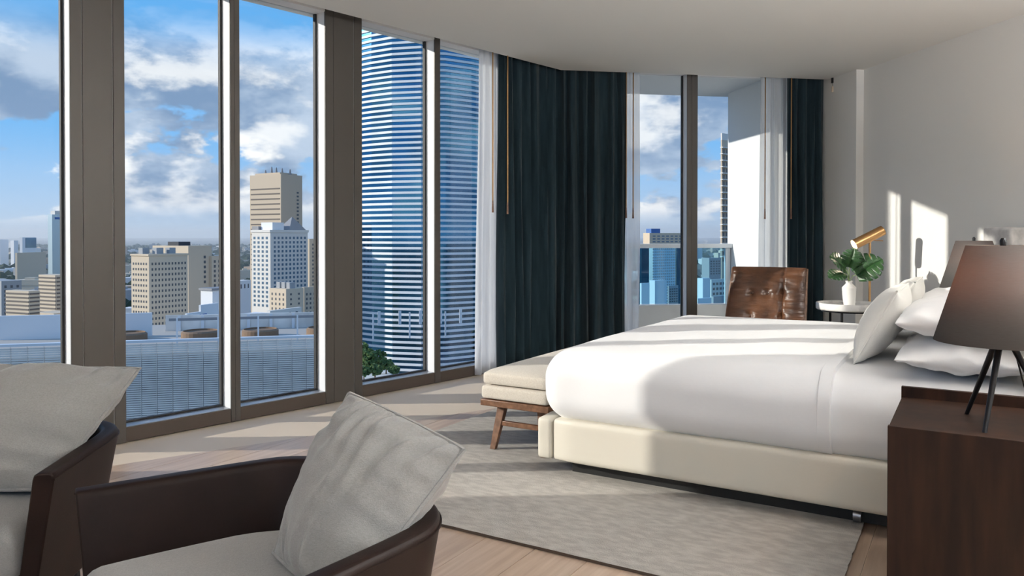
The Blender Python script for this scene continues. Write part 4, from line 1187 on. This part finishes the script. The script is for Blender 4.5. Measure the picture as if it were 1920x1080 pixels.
b = Bld(1268, 1270, 1300, 464, 220, R(55)); t = b.thing('glass_block', 'narrow blue glazed slab between the balcony mullion and pale glazed tower'); part(b.body(), 'body', m_blueglass, t)
for i, (a, c, e, yt, Y, mt, lb) in enumerate([(1218, 1228, 1250, 526, 105, m_whitec, 'white cube block in front of the pale glazed tower'),
        (1200, 1203, 1222, 531, 112, m_whitec, 'pale stepped block at the sheer curtain edge beyond the balcony'),
        (1252, 1254, 1272, 536, 125, m_greyc, 'grey shaded block between the white cube and the balcony mullion'),
        (1306, 1318, 1332, 522, 110, m_whitec, 'plain white block beside the white apartment block with square windows'),
        (1331, 1334, 1362, 524, 118, m_offwhite, 'white apartment block with a grid of dark square windows beyond the balcony'),
        (1316, 1330, 1352, 484, 260, m_greyc, 'grey glazed mid-rise behind the white blocks beyond the balcony'),
        (1305, 1309, 1334, 560, 95, m_whitec, 'low pale roof just above the balcony kerb'),
        (1334, 1338, 1372, 556, 100, m_greyc, 'low blue-grey shaded roof beside the pale roof')]):
    b = Bld(a, c, e, yt, Y, R(52)); t = b.thing('apartment_block', lb); part(b.body(), 'body', mt, t)
    if i in (2, 4, 5): part(b.windows('R', 4, 3 if i == 4 else 6, yt + 4, yt + 32, .55, .5), 'windows', m_win, t, True)
b = Bld(1351, 1353, 1392, 262, 300, R(50)); t = b.thing('residential_tower', 'slim tall beige tower with balcony stacks beside the white balcony wall')
part(b.body(), 'body', m_beige, t)
part(MB().prism([tuple(b.p(x, y)) for x, y in ((0, 0), (0, 1), (1, 1), (1, 0))], b.z1, b.z1 + 2.6), 'crown', m_offwhite, t)
for k in range(18):
    mb = MB(); z = zpx(276 + k * 12, 300); b.facebox(mb, 'R', -.07, .8, z - .35, z, 1.1); part(mb, 'balcony', m_offwhite, t)
part(b.windows('R', 6, 18, 277, 493, .6, .6, .03, .8), 'windows', m_win, t, True)

# ------------------------------------------------------------------ distant low-rise city and trees
rr = random.Random(11)
shapes = []
for k, (w, d, h, dn) in enumerate([(14, 12, 6, 'small squat'), (36, 18, 6, 'long flat'), (22, 20, 9, 'boxy mid-height'), (16, 14, 15, 'upright narrow'),
                                   (40, 24, 11, 'broad bulky'), (28, 12, 13, 'slab-like'), (18, 24, 7, 'deep low'), (30, 22, 16, 'tall bulky')]):
    mb = MB().box(-w / 2, w / 2, -d / 2, d / 2, 0, h); mb.box(-w * .2, w * .15, -d * .2, d * .2, h, h + 2.2)
    mb.box(-w / 2, w / 2, -d / 2 - .3, -d / 2, h * .3, h * .45).box(-w / 2, w / 2, -d / 2 - .3, -d / 2, h * .65, h * .8)
    me = bpy.data.meshes.new('low_rise'); me.from_pydata(mb.v, [], mb.f); shapes.append((me, dn))
    me.materials.append(None)
LOWM = [(M('low_rise_cream', (.60, .52, .41), .9), 'cream'), (M('low_rise_white', (.72, .71, .69), .9), 'white'), (M('low_rise_grey', (.36, .37, .38), .9), 'grey'), (M('low_rise_tan', (.46, .36, .27), .9), 'tan')]
placed = [(b_.c.x, b_.c.y, (b_.l + b_.m) * .5 + 4) for b_ in BLDS] + [(-38, 368, 62)]
def free(x, y, r):
    return all((x - a) ** 2 + (y - b_) ** 2 > (r + q) ** 2 for a, b_, q in placed)
k = tries = 0
while k < 260 and tries < 20000:
    tries += 1
    Y = 380 * (9.5 ** rr.random())
    x = rr.uniform(-30, 640) if k % 5 else rr.uniform(1195, 1360)
    if not free((x - 960) / FPX * Y, Y, 26): continue
    placed.append(((x - 960) / FPX * Y, Y, 26)); k += 1
    me, dn = rr.choice(shapes); lm, ln = rr.choice(LOWM)
    o = bpy.data.objects.new('low_rise', me); COL.objects.link(o)
    o.material_slots[0].link = 'OBJECT'; o.material_slots[0].material = lm
    o.location = ((x - 960) / FPX * Y, Y, GZ); o.rotation_euler = (0, 0, rr.choice((0, .5, R(25), R(-20))))
    if Y > 1400 and rr.random() < .8: o.scale = (1, 1, rr.choice((1, 1.3, 2.2)))
    tag(o, '%s %s building among trees in the %s city' % (dn, ln, 'nearer' if Y < 800 else 'farther' if Y < 1700 else 'hazy farthest'), 'building', 'distant low-rise buildings')
mb = MB()
for k in range(5200):
    Y = 330 * (14 ** rr.random()); x = rr.uniform(-60, 660) if k % 5 else rr.uniform(1190, 1370)
    s = rr.uniform(3, 7) * (1 + Y / 2500)
    if not free((x - 960) / FPX * Y, Y, s * 1.4 - 4): continue
    c = Vector(((x - 960) / FPX * Y, Y, GZ + s * .4)); q = rr.random() * 3
    a = Vector((math.cos(q), math.sin(q), 0)) * s * 1.3; b_ = Vector((-math.sin(q), math.cos(q), 0)) * s; e = Vector((0, 0, s * .75))
    mb.add([c + a, c + b_, c + e, c - a, c - b_], [(0, 1, 2), (1, 3, 2), (3, 4, 2), (4, 0, 2)])
tr = mb.build('tree_canopy', m_fartree)
tag(tr, 'dark green tree cover spread between the distant low-rise buildings', 'trees', kind='stuff')

# ------------------------------------------------------------------ sea haze lying over the far city
hz = bpy.data.materials.new('haze'); hz.use_nodes = True; hz.node_tree.nodes.clear()
vsn = hz.node_tree.nodes.new('ShaderNodeVolumeScatter'); vsn.inputs['Density'].default_value = .00014; vsn.inputs['Color'].default_value = (.80, .90, 1, 1); vsn.inputs['Anisotropy'].default_value = .2
hzo = hz.node_tree.nodes.new('ShaderNodeOutputMaterial'); hz.node_tree.links.new(vsn.outputs[0], hzo.inputs['Volume'])
o = MB().box(-9000, 9000, 640, 14000, GZ + .5, 120).build('haze', hz); tag(o, 'pale blue haze lying over the far city and horizon', 'haze', kind='stuff')
